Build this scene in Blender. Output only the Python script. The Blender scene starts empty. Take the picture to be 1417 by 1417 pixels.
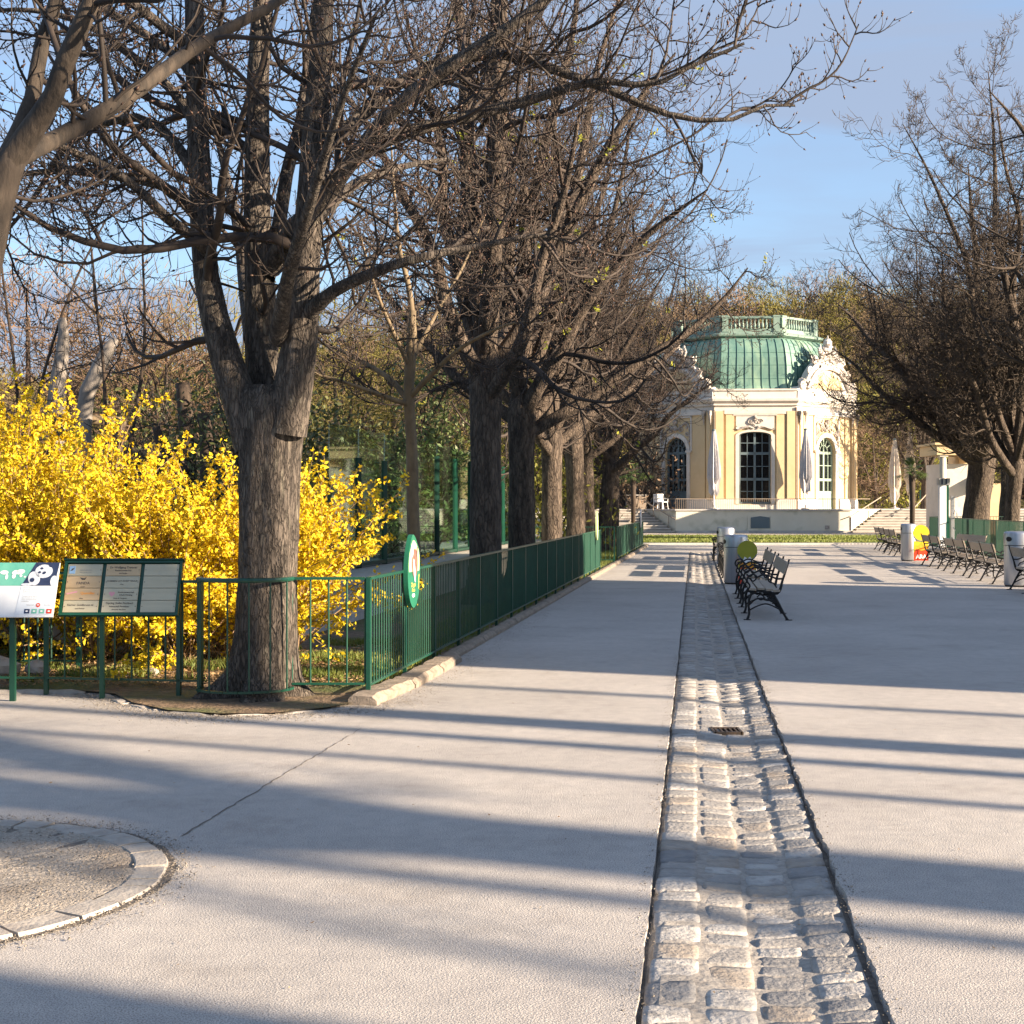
import bpy, math, random
import numpy as np
from mathutils import Vector, Matrix
PI = math.pi; R = math.radians
F = 2000.0; H = 1.65; CX = 708.5; HY = 700.0
scene = bpy.context.scene
col = scene.collection
rng = np.random.default_rng(7); random.seed(7)
AX = math.atan(0.127)                      # direction of the avenue, clockwise from +Y

def gp(px, py, z=0.0):
    D = (H - z) * F / (py - HY)
    return Vector(((px - CX) / F * D, D, z))
def pp(px, py, D):
    return Vector(((px - CX) / F * D, D, H + (HY - py) / F * D))

# ------------------------------------------------------------------ materials
def nt(m):
    m.use_nodes = True
    return m.node_tree.nodes, m.node_tree.links
def mat(name, c1, c2=None, rough=0.8, scale=4.0, detail=6, bump=0.0, bscale=None, metal=0.0, spec=0.4,
        stretch=(1, 1, 1), c3=None, s3=0.6, t3=0.6, space='Object', bdist=0.02, lo=0.35, hi=0.65, trans=0):
    m = bpy.data.materials.new(name); N, L = nt(m); b = N['Principled BSDF']
    b.inputs['Roughness'].default_value = rough; b.inputs['Metallic'].default_value = metal
    b.inputs['Specular IOR Level'].default_value = spec
    b.inputs['Base Color'].default_value = (*c1, 1)
    if c2 is not None or bump:
        if space == 'World':
            g = N.new('ShaderNodeNewGeometry'); src = g.outputs['Position']
        else:
            tc = N.new('ShaderNodeTexCoord'); src = tc.outputs['Object']
        mp = N.new('ShaderNodeMapping'); mp.inputs['Scale'].default_value = stretch
        L.new(src, mp.inputs[0])
    if c2 is not None:
        no = N.new('ShaderNodeTexNoise'); no.inputs['Scale'].default_value = scale; no.inputs['Detail'].default_value = detail
        no.inputs['Roughness'].default_value = 0.65
        L.new(mp.outputs[0], no.inputs['Vector'])
        cr = N.new('ShaderNodeValToRGB'); e = cr.color_ramp.elements
        e[0].position = lo; e[0].color = (*c1, 1); e[1].position = hi; e[1].color = (*c2, 1)
        L.new(no.outputs[0], cr.inputs[0]); out = cr.outputs[0]
        if c3 is not None:
            n3 = N.new('ShaderNodeTexNoise'); n3.inputs['Scale'].default_value = s3; n3.inputs['Detail'].default_value = 5
            L.new(mp.outputs[0], n3.inputs['Vector'])
            r3 = N.new('ShaderNodeValToRGB'); r3.color_ramp.elements[0].position = t3 - .08; r3.color_ramp.elements[1].position = t3 + .12
            L.new(n3.outputs[0], r3.inputs[0])
            mx = N.new('ShaderNodeMix'); mx.data_type = 'RGBA'; L.new(r3.outputs[0], mx.inputs[0])
            L.new(out, mx.inputs[6]); mx.inputs[7].default_value = (*c3, 1); out = mx.outputs[2]
        L.new(out, b.inputs['Base Color'])
    if bump:
        nb = N.new('ShaderNodeTexNoise'); nb.inputs['Scale'].default_value = bscale or scale; nb.inputs['Detail'].default_value = 5
        L.new(mp.outputs[0], nb.inputs['Vector'])
        bp = N.new('ShaderNodeBump'); bp.inputs['Strength'].default_value = bump; bp.inputs['Distance'].default_value = bdist
        L.new(nb.outputs[0], bp.inputs['Height']); L.new(bp.outputs[0], b.inputs['Normal'])
    if trans:
        # thin leaves and petals let light through
        t = N.new('ShaderNodeBsdfTranslucent'); ms = N.new('ShaderNodeMixShader'); ms.inputs[0].default_value = trans
        o = N['Material Output']
        if c2 is not None: L.new(out, t.inputs[0])
        else: t.inputs[0].default_value = (*c1, 1)
        L.new(b.outputs[0], ms.inputs[1]); L.new(t.outputs[0], ms.inputs[2]); L.new(ms.outputs[0], o.inputs[0])
    return m

M = {}
# asphalt: sandy grey with fine grit
def asphalt():
    m = bpy.data.materials.new('asphalt'); N, L = nt(m); b = N['Principled BSDF']; b.inputs['Roughness'].default_value = .85
    b.inputs['Specular IOR Level'].default_value = .25
    g = N.new('ShaderNodeNewGeometry')
    def noise(s, d=4, r=.6):
        n = N.new('ShaderNodeTexNoise'); n.inputs['Scale'].default_value = s; n.inputs['Detail'].default_value = d
        n.inputs['Roughness'].default_value = r; L.new(g.outputs['Position'], n.inputs['Vector']); return n
    def ramp(n, a, ca, z, cz):
        c = N.new('ShaderNodeValToRGB'); e = c.color_ramp.elements; e[0].position = a; e[1].position = z
        e[0].color = (*ca, 1); e[1].color = (*cz, 1); L.new(n.outputs[0], c.inputs[0]); return c
    def mul(a, b_, f=1.0):
        x = N.new('ShaderNodeMix'); x.data_type = 'RGBA'; x.blend_type = 'MULTIPLY'; x.inputs[0].default_value = f
        L.new(a, x.inputs[6]); L.new(b_, x.inputs[7]); return x.outputs[2]
    base = ramp(noise(.45, 6), .30, (.43, .410, .393), .70, (.545, .522, .50)).outputs[0]
    grit = ramp(noise(150, 2, .8), .36, (.42, .41, .40), .56, (1.08, 1.07, 1.06)).outputs[0]
    mid = ramp(noise(9, 5), .3, (.88, .88, .88), .7, (1.06, 1.05, 1.03)).outputs[0]
    vor = N.new('ShaderNodeTexVoronoi'); vor.inputs['Scale'].default_value = 130; L.new(g.outputs['Position'], vor.inputs['Vector'])
    vr = ramp(noise(1.1, 10, .72), .54, (1, 1, 1), .72, (.80, .785, .77)).outputs[0]
    c = mul(mul(mul(base, grit), mid), vr)
    L.new(c, b.inputs['Base Color'])
    ad = N.new('ShaderNodeMath'); ad.operation = 'ADD'
    L.new(vor.outputs['Distance'], ad.inputs[0])
    n2 = noise(340, 2); L.new(n2.outputs[0], ad.inputs[1])
    bp = N.new('ShaderNodeBump'); bp.inputs['Strength'].default_value = .5; bp.inputs['Distance'].default_value = .005
    L.new(ad.outputs[0], bp.inputs['Height'])
    n3 = noise(1.3, 3); bp2 = N.new('ShaderNodeBump'); bp2.inputs['Strength'].default_value = .25; bp2.inputs['Distance'].default_value = .05
    L.new(n3.outputs[0], bp2.inputs['Height']); L.new(bp.outputs[0], bp2.inputs['Normal'])
    L.new(bp2.outputs[0], b.inputs['Normal'])
    return m
M['asphalt'] = asphalt()
M['joint'] = mat('joint_dirt', (.10, .09, .08), (.2, .17, .14), scale=30, bump=.6, space='World')
M['sand'] = mat('sand_joint', (.24, .22, .20), (.36, .335, .30), scale=25, bump=.6, space='World')
M['cobble'] = mat('cobble', (.235, .225, .215), (.345, .33, .31), scale=7, c3=(.24, .23, .22), s3=16, t3=.58, bump=.8, bscale=45, bdist=.012, space='World', rough=.7)
M['cobble_pale'] = mat('cobble_pale', (.32, .31, .30), (.44, .425, .40), scale=7, c3=(.24, .23, .22), s3=16, t3=.58, bump=.8, bscale=45, bdist=.012, space='World', rough=.7)
M['cobble_grey'] = mat('cobble_grey', (.17, .168, .17), (.26, .257, .255), scale=7, c3=(.24, .23, .22), s3=16, t3=.58, bump=.8, bscale=45, bdist=.012, space='World', rough=.7)
M['cobble_warm'] = mat('cobble_warm', (.25, .215, .18), (.36, .32, .275), scale=7, c3=(.24, .23, .22), s3=16, t3=.58, bump=.8, bscale=45, bdist=.012, space='World', rough=.7)
M['kerb'] = mat('kerb_stone', (.17, .14, .11), (.30, .25, .20), scale=12, bump=.8, bscale=60, bdist=.01, space='World')
M['paleslab'] = mat('pale_stone', (.30, .27, .24), (.41, .38, .34), scale=9, bump=.6, bscale=50, bdist=.01, space='World')
M['gravel'] = mat('gravel', (.29, .255, .215), (.46, .41, .35), scale=60, detail=3, c3=(.24, .205, .17), s3=2, t3=.6, bump=1, bscale=70, bdist=.02, space='World')
M['soil'] = mat('soil', (.10, .07, .045), (.24, .17, .11), scale=9, c3=(.10, .12, .04), s3=1.2, t3=.52, bump=1, bscale=30, bdist=.04, space='World')
M['grassground'] = mat('turf', (.06, .085, .02), (.13, .15, .04), scale=3, c3=(.17, .14, .06), s3=.5, t3=.6, bump=.8, bscale=40, bdist=.03, space='World')
M['fargr'] = mat('far_ground', (.09, .07, .04), (.14, .12, .05), scale=.3, space='World')
M['bark'] = mat('bark', (.030, .025, .021), (.15, .125, .103), scale=9, stretch=(1.6, 1.6, .35), c3=(.20, .18, .14), s3=14, t3=.66, bump=1, bscale=13, bdist=.05, rough=.9, lo=.3, hi=.7)
def bark_ridges(key, sc, dist, dk=.5):
    m = M[key]; N, L = nt(m); b = N['Principled BSDF']; src = N['Mapping'].outputs[0]
    v = N.new('ShaderNodeTexVoronoi'); v.feature = 'DISTANCE_TO_EDGE'; v.inputs['Scale'].default_value = sc
    n = N.new('ShaderNodeTexNoise'); n.inputs['Scale'].default_value = sc * .7; n.inputs['Detail'].default_value = 4
    L.new(src, n.inputs['Vector']); mxv = N.new('ShaderNodeMix'); mxv.data_type = 'VECTOR'; mxv.inputs[0].default_value = .12
    L.new(src, mxv.inputs[4]); L.new(n.outputs['Color'], mxv.inputs[5]); L.new(mxv.outputs[1], v.inputs['Vector'])
    cr = N.new('ShaderNodeMapRange'); cr.inputs[1].default_value = 0; cr.inputs[2].default_value = .16; L.new(v.outputs['Distance'], cr.inputs[0])
    bp = N.new('ShaderNodeBump'); bp.inputs['Strength'].default_value = .9; bp.inputs['Distance'].default_value = dist
    L.new(cr.outputs[0], bp.inputs['Height']); old = b.inputs['Normal'].links[0].from_socket; L.new(old, bp.inputs['Normal']); L.new(bp.outputs[0], b.inputs['Normal'])
    mc = N.new('ShaderNodeMix'); mc.data_type = 'RGBA'; mc.blend_type = 'MULTIPLY'; mc.inputs[0].default_value = 1
    c2 = N.new('ShaderNodeMapRange'); c2.inputs[1].default_value = 0; c2.inputs[2].default_value = .12; c2.inputs[3].default_value = dk; c2.inputs[4].default_value = 1.05; L.new(v.outputs['Distance'], c2.inputs[0])
    oc = b.inputs['Base Color'].links[0].from_socket; L.new(oc, mc.inputs[6]); L.new(c2.outputs[0], mc.inputs[7]); L.new(mc.outputs[2], b.inputs['Base Color'])
M['barkfar'] = mat('bark_old', (.04, .03, .024), (.13, .10, .076), scale=6, stretch=(1.6, 1.6, .4), bump=1, bscale=8, bdist=.05, rough=.9)
bark_ridges('bark', 21, .022, .62); bark_ridges('barkfar', 13, .025, .6)
M['barksmooth'] = mat('bark_smooth', (.032, .026, .021), (.085, .066, .05), scale=11, stretch=(1.5, 1.5, .5), c3=(.02, .017, .015), s3=5, t3=.6, bump=.8, bscale=30, bdist=.012, rough=.85)
M['twig'] = mat('twig', (.018, .014, .012), (.058, .043, .034), scale=3, rough=.75)
M['twigfar'] = mat('twig_far', (.028, .021, .016), (.075, .056, .042), scale=3, rough=.8)
M['bud'] = mat('bud', (.05, .028, .02), (.09, .05, .03), scale=8, rough=.4)
M['youngleaf'] = mat('young_leaf', (.45, .42, .05), (.3, .36, .05), scale=5, trans=.4)
M['sapling'] = mat('smooth_bark', (.10, .075, .045), (.19, .145, .088), scale=7, stretch=(1, 1, .5), bump=.3, bscale=20, rough=.8)
M['deadwood'] = mat('dead_wood', (.15, .135, .12), (.25, .225, .20), scale=5, stretch=(1, 1, .3), bump=.8, bscale=12, rough=.85)
M['darkwood'] = mat('dark_wood', (.03, .022, .018), (.07, .05, .035), scale=6, stretch=(1, 1, .3), bump=.6, rough=.9)
M['green'] = mat('green_paint', (.005, .048, .030), (.008, .066, .042), scale=3, rough=.32, spec=.5)
M['greendark'] = mat('dark_green_paint', (.004, .03, .02), (.006, .04, .028), scale=3, rough=.4)
M['petal'] = mat('petal', (.68, .50, .010), (.76, .62, .03), scale=2.5, rough=.6, trans=.25)
M['petal2'] = mat('petal_deep', (.56, .37, .006), (.66, .50, .014), scale=2.5, rough=.6, trans=.25)
M['stem'] = mat('shrub_stem', (.18, .11, .06), (.34, .24, .14), scale=6, rough=.8)
M['leafev'] = mat('evergreen_leaf', (.04, .055, .016), (.13, .14, .045), scale=1.5, rough=.5, trans=.15)
M['leafol'] = mat('spring_leaf', (.16, .17, .025), (.30, .28, .045), scale=.7, rough=.6, trans=.3)
M['bamboo'] = mat('bamboo_leaf', (.06, .11, .03), (.22, .25, .10), scale=2, rough=.5, trans=.3)
M['grass'] = mat('grass_blade', (.10, .15, .025), (.24, .26, .06), scale=2, rough=.6, trans=.3, space='World')
M['drygrass'] = mat('dead_leaf', (.20, .12, .06), (.38, .26, .13), scale=9, rough=.7, trans=.1, space='World')
M['wood_brown'] = mat('wood_brown', (.095, .064, .036), (.17, .122, .068), scale=.25, rough=.9, space='World')
M['wood_rust'] = mat('wood_rust', (.11, .068, .042), (.175, .12, .08), scale=.3, rough=.9, space='World')
M['wood_olive'] = mat('wood_olive', (.11, .10, .022), (.19, .165, .04), scale=.3, rough=.9, space='World', trans=.1)
M['iron'] = mat('black_iron', (.008, .008, .010), rough=.45, spec=.4)
M['slat'] = mat('bench_slat', (.30, .24, .18), (.42, .36, .29), scale=3, stretch=(1, 12, 12), rough=.6, bump=.2, bscale=6)
M['steel'] = mat('brushed_steel', (.42, .44, .48), (.52, .54, .58), scale=2, stretch=(8, 8, .2), metal=.85, rough=.38)
M['steeldark'] = mat('dark_opening', (.01, .01, .012), rough=.6)
M['yellow'] = mat('yellow_film', (.62, .43, .02), (.68, .48, .03), scale=3, rough=.4)
M['yellowgreen'] = mat('lime_film', (.30, .30, .02), (.34, .34, .03), scale=3, rough=.35)
M['orange'] = mat('orange_print', (.75, .20, .02), (.8, .42, .03), scale=8, rough=.4)
M['red'] = mat('red_print', (.55, .03, .015), (.62, .07, .02), scale=8, rough=.4)
M['white'] = mat('white_paint', (.8, .8, .8), rough=.5)
M['whiteprint'] = mat('pale_print', (.62, .66, .70), (.68, .72, .76), scale=4, rough=.25)
M['teal'] = mat('teal_print', (.10, .38, .30), (.18, .48, .38), scale=3, rough=.25)
M['navy'] = mat('navy_print', (.02, .03, .07), (.03, .045, .10), scale=9, rough=.3)
M['furwhite'] = mat('fur_white_print', (.42, .47, .56), (.62, .66, .72), scale=30, rough=.3)
M['ink'] = mat('ink', (.08, .07, .06), rough=.6)
M['inkgrey'] = mat('ink_grey', (.30, .30, .28), rough=.6)
M['plateA'] = mat('engraved_brass', (.46, .42, .30), (.52, .48, .35), scale=2, stretch=(1, 1, 8), metal=.35, rough=.4)
M['plateB'] = mat('engraved_bronze', (.52, .38, .22), (.58, .43, .26), scale=2, stretch=(1, 1, 8), metal=.35, rough=.4)
M['pink'] = mat('pink_print', (.60, .30, .35), rough=.5)
M['bluep'] = mat('blue_print', (.25, .42, .65), rough=.4)
M['signgreen'] = mat('sign_green', (.015, .12, .07), (.02, .15, .09), scale=3, rough=.35)
M['limegreen'] = mat('pale_green_print', (.45, .58, .28), (.55, .66, .36), scale=4, rough=.4)
M['brownfur'] = mat('brown_fur_print', (.12, .06, .05), (.22, .13, .10), scale=20, rough=.5)
M['yellowp'] = mat('yellow_letter', (.75, .65, .10), rough=.5)
M['stucco'] = mat('yellow_stucco', (.55, .415, .24), (.61, .47, .285), scale=1.2, rough=.85, bump=.1, bscale=8, c3=(.50, .38, .23), s3=.6, t3=.62)
M['trim'] = mat('cream_trim', (.52, .48, .43), (.59, .55, .50), scale=1.5, rough=.8, bump=.15, bscale=9, c3=(.44, .40, .36), s3=2, t3=.66)
M['creamwall'] = mat('cream_wall', (.58, .55, .45), (.64, .61, .51), scale=.8, rough=.85, c3=(.42, .41, .31), s3=1.3, t3=.62)
M['ornament'] = mat('ornament', (.22, .19, .17), (.46, .42, .38), scale=7, rough=.85, bump=.5, bscale=12)
M['ornamentlite'] = mat('ornament_light', (.42, .38, .35), (.60, .56, .51), scale=7, rough=.85, bump=.5, bscale=12)
M['copper'] = mat('patina_copper', (.085, .18, .155), (.155, .265, .215), scale=1.6, stretch=(1, 1, .5), rough=.6, c3=(.25, .37, .26), s3=.9, t3=.55)
M['coppertrim'] = mat('patina_light', (.14, .225, .19), (.22, .30, .255), scale=3, rough=.65, c3=(.12, .2, .16), s3=4, t3=.68)
M['seam'] = mat('seam_dark', (.03, .10, .09), rough=.7)
M['winframe'] = mat('window_grey', (.10, .14, .16), rough=.5)
M['winframe2'] = mat('window_green', (.26, .34, .27), rough=.5)
M['glass'] = mat('dark_pane', (.012, .013, .015), rough=.06, spec=.8)
M['curtain'] = mat('curtain', (.10, .06, .035), (.19, .13, .08), scale=3, rough=.15)
M['cloth'] = mat('parasol_cloth', (.52, .46, .39), (.62, .56, .48), scale=3, rough=.85)
M['cloth2'] = mat('parasol_grey', (.44, .43, .44), (.54, .52, .52), scale=3, rough=.85)
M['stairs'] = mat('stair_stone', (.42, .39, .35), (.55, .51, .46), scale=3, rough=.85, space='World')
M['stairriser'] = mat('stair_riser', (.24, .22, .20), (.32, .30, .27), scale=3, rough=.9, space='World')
M['concrete'] = mat('concrete', (.40, .38, .36), (.52, .50, .47), scale=3, c3=(.30, .28, .26), s3=1.2, t3=.62, bump=.2, bscale=40, space='World')
M['deck'] = mat('deck_stone', (.30, .28, .25), (.42, .38, .33), scale=5, bump=.3, bscale=30, space='World')
M['planter'] = mat('planter', (.25, .2, .16), (.32, .26, .2), scale=2, stretch=(1, 1, 8), rough=.7)
M['palm'] = mat('palm_leaf', (.03, .06, .015), (.08, .12, .03), scale=4, rough=.45)
M['roofslate'] = mat('slate_roof', (.10, .085, .075), (.18, .15, .13), scale=6, rough=.8)
M['grate'] = mat('iron_grate', (.04, .035, .03), (.10, .07, .05), scale=30, rough=.6, metal=.4)
M['rock'] = mat('rock', (.24, .21, .18), (.42, .37, .32), scale=5, bump=.8, bscale=12)
M['bluewhite'] = mat('painted_panel', (.55, .62, .70), (.62, .68, .75), scale=2, rough=.6)
gl = bpy.data.materials.new('clear_glass'); N, L = nt(gl); b = N['Principled BSDF']
tp = N.new('ShaderNodeBsdfTransparent'); tp.inputs[0].default_value = (.78, .90, .85, 1); gz = N.new('ShaderNodeBsdfGlossy'); gz.inputs['Roughness'].default_value = .03; gz.inputs[0].default_value = (.8, .9, .88, 1)
mg = N.new('ShaderNodeMixShader'); mg.inputs[0].default_value = .14; L.new(tp.outputs[0], mg.inputs[1]); L.new(gz.outputs[0], mg.inputs[2]); L.new(mg.outputs[0], N['Material Output'].inputs[0])
M['clear'] = gl

# ------------------------------------------------------------------ mesh helpers
class MB:
    def __init__(s): s.v = []; s.f = []; s.m = []; s.T = None
    def add(s, vs, fs, mi=0):
        o = len(s.v)
        if s.T is not None: vs = [tuple(s.T @ Vector(v)) for v in vs]
        s.v += [tuple(v) for v in vs]
        s.f += [tuple(i + o for i in f) for f in fs]; s.m += [mi] * len(fs)
    def box(s, c, d, rz=0, mi=0, rx=0):
        x, y, z = d[0] / 2, d[1] / 2, d[2] / 2
        vs = [Vector((a, b, e)) for e in (-z, z) for a, b in ((-x, -y), (x, -y), (x, y), (-x, y))]
        if rx: vs = [Matrix.Rotation(rx, 3, 'X') @ v for v in vs]
        if rz: vs = [Matrix.Rotation(rz, 3, 'Z') @ v for v in vs]
        s.add([v + Vector(c) for v in vs], [(3, 2, 1, 0), (4, 5, 6, 7), (0, 1, 5, 4), (1, 2, 6, 5), (2, 3, 7, 6), (3, 0, 4, 7)], mi)
    def bar(s, a, b, w, h=None, mi=0):
        a = Vector(a); b = Vector(b); t = (b - a).normalized(); h = h or w
        u = t.cross(Vector((0, 0, 1)));  u = Vector((1, 0, 0)) if u.length < .01 else u.normalized()
        n = u.cross(t).normalized(); u = u * w / 2; n = n * h / 2
        s.add([p + q for p in (a, b) for q in (-u - n, u - n, u + n, -u + n)],
              [(3, 2, 1, 0), (4, 5, 6, 7), (0, 1, 5, 4), (1, 2, 6, 5), (2, 3, 7, 6), (3, 0, 4, 7)], mi)
    def tube(s, pts, r, n=8, mi=0, cap=True):
        pts = [Vector(p) for p in pts]; k = len(pts)
        rs = r if isinstance(r, (list, tuple)) else [r] * k
        tot = (pts[-1] - pts[0]); ref = Vector((0, 0, 1)) if abs(tot.normalized().z if tot.length > 0 else 0) < .75 else Vector((1, 0, 0))
        vs = []; pu = None
        for i, p in enumerate(pts):
            t = (pts[min(i + 1, k - 1)] - pts[max(i - 1, 0)]).normalized()
            u = t.cross(ref) if pu is None else pu - t * pu.dot(t)
            u = u.normalized() if u.length > 1e-5 else Vector((1, 0, 0)); pu = u; w = t.cross(u)
            for j in range(n):
                a = 2 * PI * j / n; vs.append(p + (u * math.cos(a) + w * math.sin(a)) * rs[i])
        fs = [(i * n + j, i * n + (j + 1) % n, (i + 1) * n + (j + 1) % n, (i + 1) * n + j) for i in range(k - 1) for j in range(n)]
        if cap: fs += [tuple(range(n))[::-1], tuple((k - 1) * n + j for j in range(n))]
        s.add(vs, fs, mi)
    def lathe(s, prof, n=24, c=(0, 0, 0), mi=0, capt=True, capb=True):
        vs = [(c[0] + r * math.cos(2 * PI * j / n), c[1] + r * math.sin(2 * PI * j / n), c[2] + z) for r, z in prof for j in range(n)]
        k = len(prof)
        fs = [(i * n + j, i * n + (j + 1) % n, (i + 1) * n + (j + 1) % n, (i + 1) * n + j) for i in range(k - 1) for j in range(n)]
        if capb: fs.append(tuple(range(n))[::-1])
        if capt: fs.append(tuple((k - 1) * n + j for j in range(n)))
        s.add(vs, fs, mi)
    def sphere(s, c, r, n=8, sc=(1, 1, 1), mi=0, jit=0):
        vs = []; 
        for i in range(n // 2 + 1):
            th = PI * i / (n // 2)
            for j in range(n):
                a = 2 * PI * j / n; q = r * (1 + jit * (random.random() - .5))
                vs.append((c[0] + q * sc[0] * math.sin(th) * math.cos(a), c[1] + q * sc[1] * math.sin(th) * math.sin(a), c[2] + q * sc[2] * math.cos(th)))
        fs = [(i * n + j, (i + 1) * n + j, (i + 1) * n + (j + 1) % n, i * n + (j + 1) % n) for i in range(n // 2) for j in range(n)]
        s.add(vs, fs, mi)
    def prism(s, poly, z0, z1, mi=0):
        n = len(poly); vs = [(x, y, z0) for x, y in poly] + [(x, y, z1) for x, y in poly]
        s.add(vs, [tuple(range(n))[::-1], tuple(range(n, 2 * n))] + [(i, (i + 1) % n, n + (i + 1) % n, n + i) for i in range(n)], mi)
    def build(s, name, mats, parent=None, smooth=False):
        me = bpy.data.meshes.new(name); me.from_pydata(s.v, [], s.f)
        mats = mats if isinstance(mats, (list, tuple)) else [mats]
        for m in mats: me.materials.append(M[m] if isinstance(m, str) else m)
        if len(mats) > 1: me.polygons.foreach_set('material_index', s.m)
        if smooth: me.polygons.foreach_set('use_smooth', [True] * len(me.polygons))
        me.update()
        o = bpy.data.objects.new(name, me); col.objects.link(o); o.parent = parent
        return o

def arr_mesh(name, V, Fq, mats, parent=None, mi=None, smooth=False):
    """V (n,3) array, Fq list of (k,3|4) index arrays"""
    me = bpy.data.meshes.new(name); Fq = [f for f in Fq if len(f)]
    me.vertices.add(len(V)); me.vertices.foreach_set('co', np.asarray(V, dtype=np.float32).ravel())
    idx = np.concatenate([f.ravel() for f in Fq]).astype(np.int32)
    cnt = np.concatenate([np.full(len(f), f.shape[1]) for f in Fq]).astype(np.int32)
    st = np.concatenate([[0], np.cumsum(cnt)[:-1]]).astype(np.int32)
    me.loops.add(len(idx)); me.loops.foreach_set('vertex_index', idx)
    me.polygons.add(len(cnt)); me.polygons.foreach_set('loop_start', st)
    try: me.polygons.foreach_set('loop_total', cnt)
    except Exception: pass
    mats = mats if isinstance(mats, (list, tuple)) else [mats]
    for m in mats: me.materials.append(M[m])
    if mi is not None: me.polygons.foreach_set('material_index', np.asarray(mi, dtype=np.int32))
    if smooth: me.polygons.foreach_set('use_smooth', np.ones(len(cnt), dtype=bool))
    me.update(calc_edges=True); me.validate()
    o = bpy.data.objects.new(name, me); col.objects.link(o); o.parent = parent
    return o

def tag(o, label, cat, group=None):
    o['label'] = label; o['category'] = cat
    if group: o['group'] = group
    return o
def thing(name, label, cat, loc=(0, 0, 0), rz=0, group=None):
    o = bpy.data.objects.new(name, None); col.objects.link(o); o.location = loc; o.rotation_euler = (0, 0, rz)
    o.empty_display_size = .2
    return tag(o, label, cat, group)
def struct(o, kind='structure'):
    o['kind'] = kind; return o
def dup(root, loc, rz=None, label=None, sc=None, group=None, skip=()):
    def cp(o, par):
        c = o.copy(); col.objects.link(c)
        if par is not None: c.parent = par
        for ch in o.children:
            if ch.name.split('.')[0] not in skip: cp(ch, c)
        return c
    c = cp(root, None); c.location = loc
    if rz is not None: c.rotation_euler = (0, 0, rz)
    if sc is not None: c.scale = (sc, sc, sc) if not isinstance(sc, tuple) else sc
    if label: c['label'] = label
    if group: c['group'] = group
    return c
def text(s, size, m, parent, loc, rot, name='lettering', ax='CENTER', bold=0):
    cu = bpy.data.curves.new(name, 'FONT'); cu.body = s; cu.size = size; cu.align_x = ax; cu.align_y = 'CENTER'; cu.offset = bold
    cu.resolution_u = 2
    t = bpy.data.objects.new(name, cu); col.objects.link(t)
    dg = bpy.context.evaluated_depsgraph_get(); me = bpy.data.meshes.new_from_object(t.evaluated_get(dg))
    bpy.data.objects.remove(t); me.materials.clear(); me.materials.append(M[m])
    o = bpy.data.objects.new(name, me); col.objects.link(o); o.parent = parent; o.location = loc; o.rotation_euler = rot
    return o

# ------------------------------------------------------------------ branches (numpy)
def norm(a): return a / np.maximum(np.linalg.norm(a, axis=-1, keepdims=True), 1e-9)
def tubes(groups):
    """groups: list of (P (m,n,3), R (m,n), sides)"""
    VV = []; FF = []; off = 0
    for P, Rr, sd in groups:
        if len(P) == 0: continue
        m, n = P.shape[:2]
        T = norm(np.gradient(P, axis=1)); mean = norm(P[:, -1] - P[:, 0])
        ref = np.where(np.abs(mean[:, 2:3]) < .75, [[0, 0, 1.]], [[1., 0, 0]])[:, None, :]
        U = norm(np.cross(T, np.broadcast_to(ref, T.shape))); W = np.cross(T, U)
        a = np.arange(sd) * 2 * PI / sd
        ring = P[:, :, None] + Rr[:, :, None, None] * (np.cos(a)[None, None, :, None] * U[:, :, None] + np.sin(a)[None, None, :, None] * W[:, :, None])
        base = (off + np.arange(m)[:, None, None] * n * sd + np.arange(n - 1)[None, :, None] * sd)
        j = np.arange(sd)[None, None, :]; j2 = (j + 1) % sd
        q = np.stack([base + j, base + j2, base + sd + j2, base + sd + j], -1).reshape(-1, 4)
        VV.append(ring.reshape(-1, 3)); FF.append(q); off += m * n * sd
    return np.concatenate(VV), FF
def resample(pts, rad, n):
    """Catmull-Rom resampling"""
    P = np.array(pts, float); rd = np.array(rad, float); k = len(P)
    Q = np.vstack([2 * P[0] - P[1], P, 2 * P[-1] - P[-2]])
    d = np.concatenate([[0], np.cumsum(np.linalg.norm(np.diff(P, axis=0), axis=1))]); s = np.linspace(0, d[-1], n)
    out = []; rr = np.interp(s, d, rd)
    for x in s:
        i = min(max(np.searchsorted(d, x, side='right') - 1, 0), k - 2); t = (x - d[i]) / max(d[i + 1] - d[i], 1e-9)
        p0, p1, p2, p3 = Q[i:i + 4]
        out.append(.5 * (2 * p1 + (p2 - p0) * t + (2 * p0 - 5 * p1 + 4 * p2 - p3) * t * t + (3 * p1 - p0 - 3 * p2 + p3) * t ** 3))
    return np.array(out), rr
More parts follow.
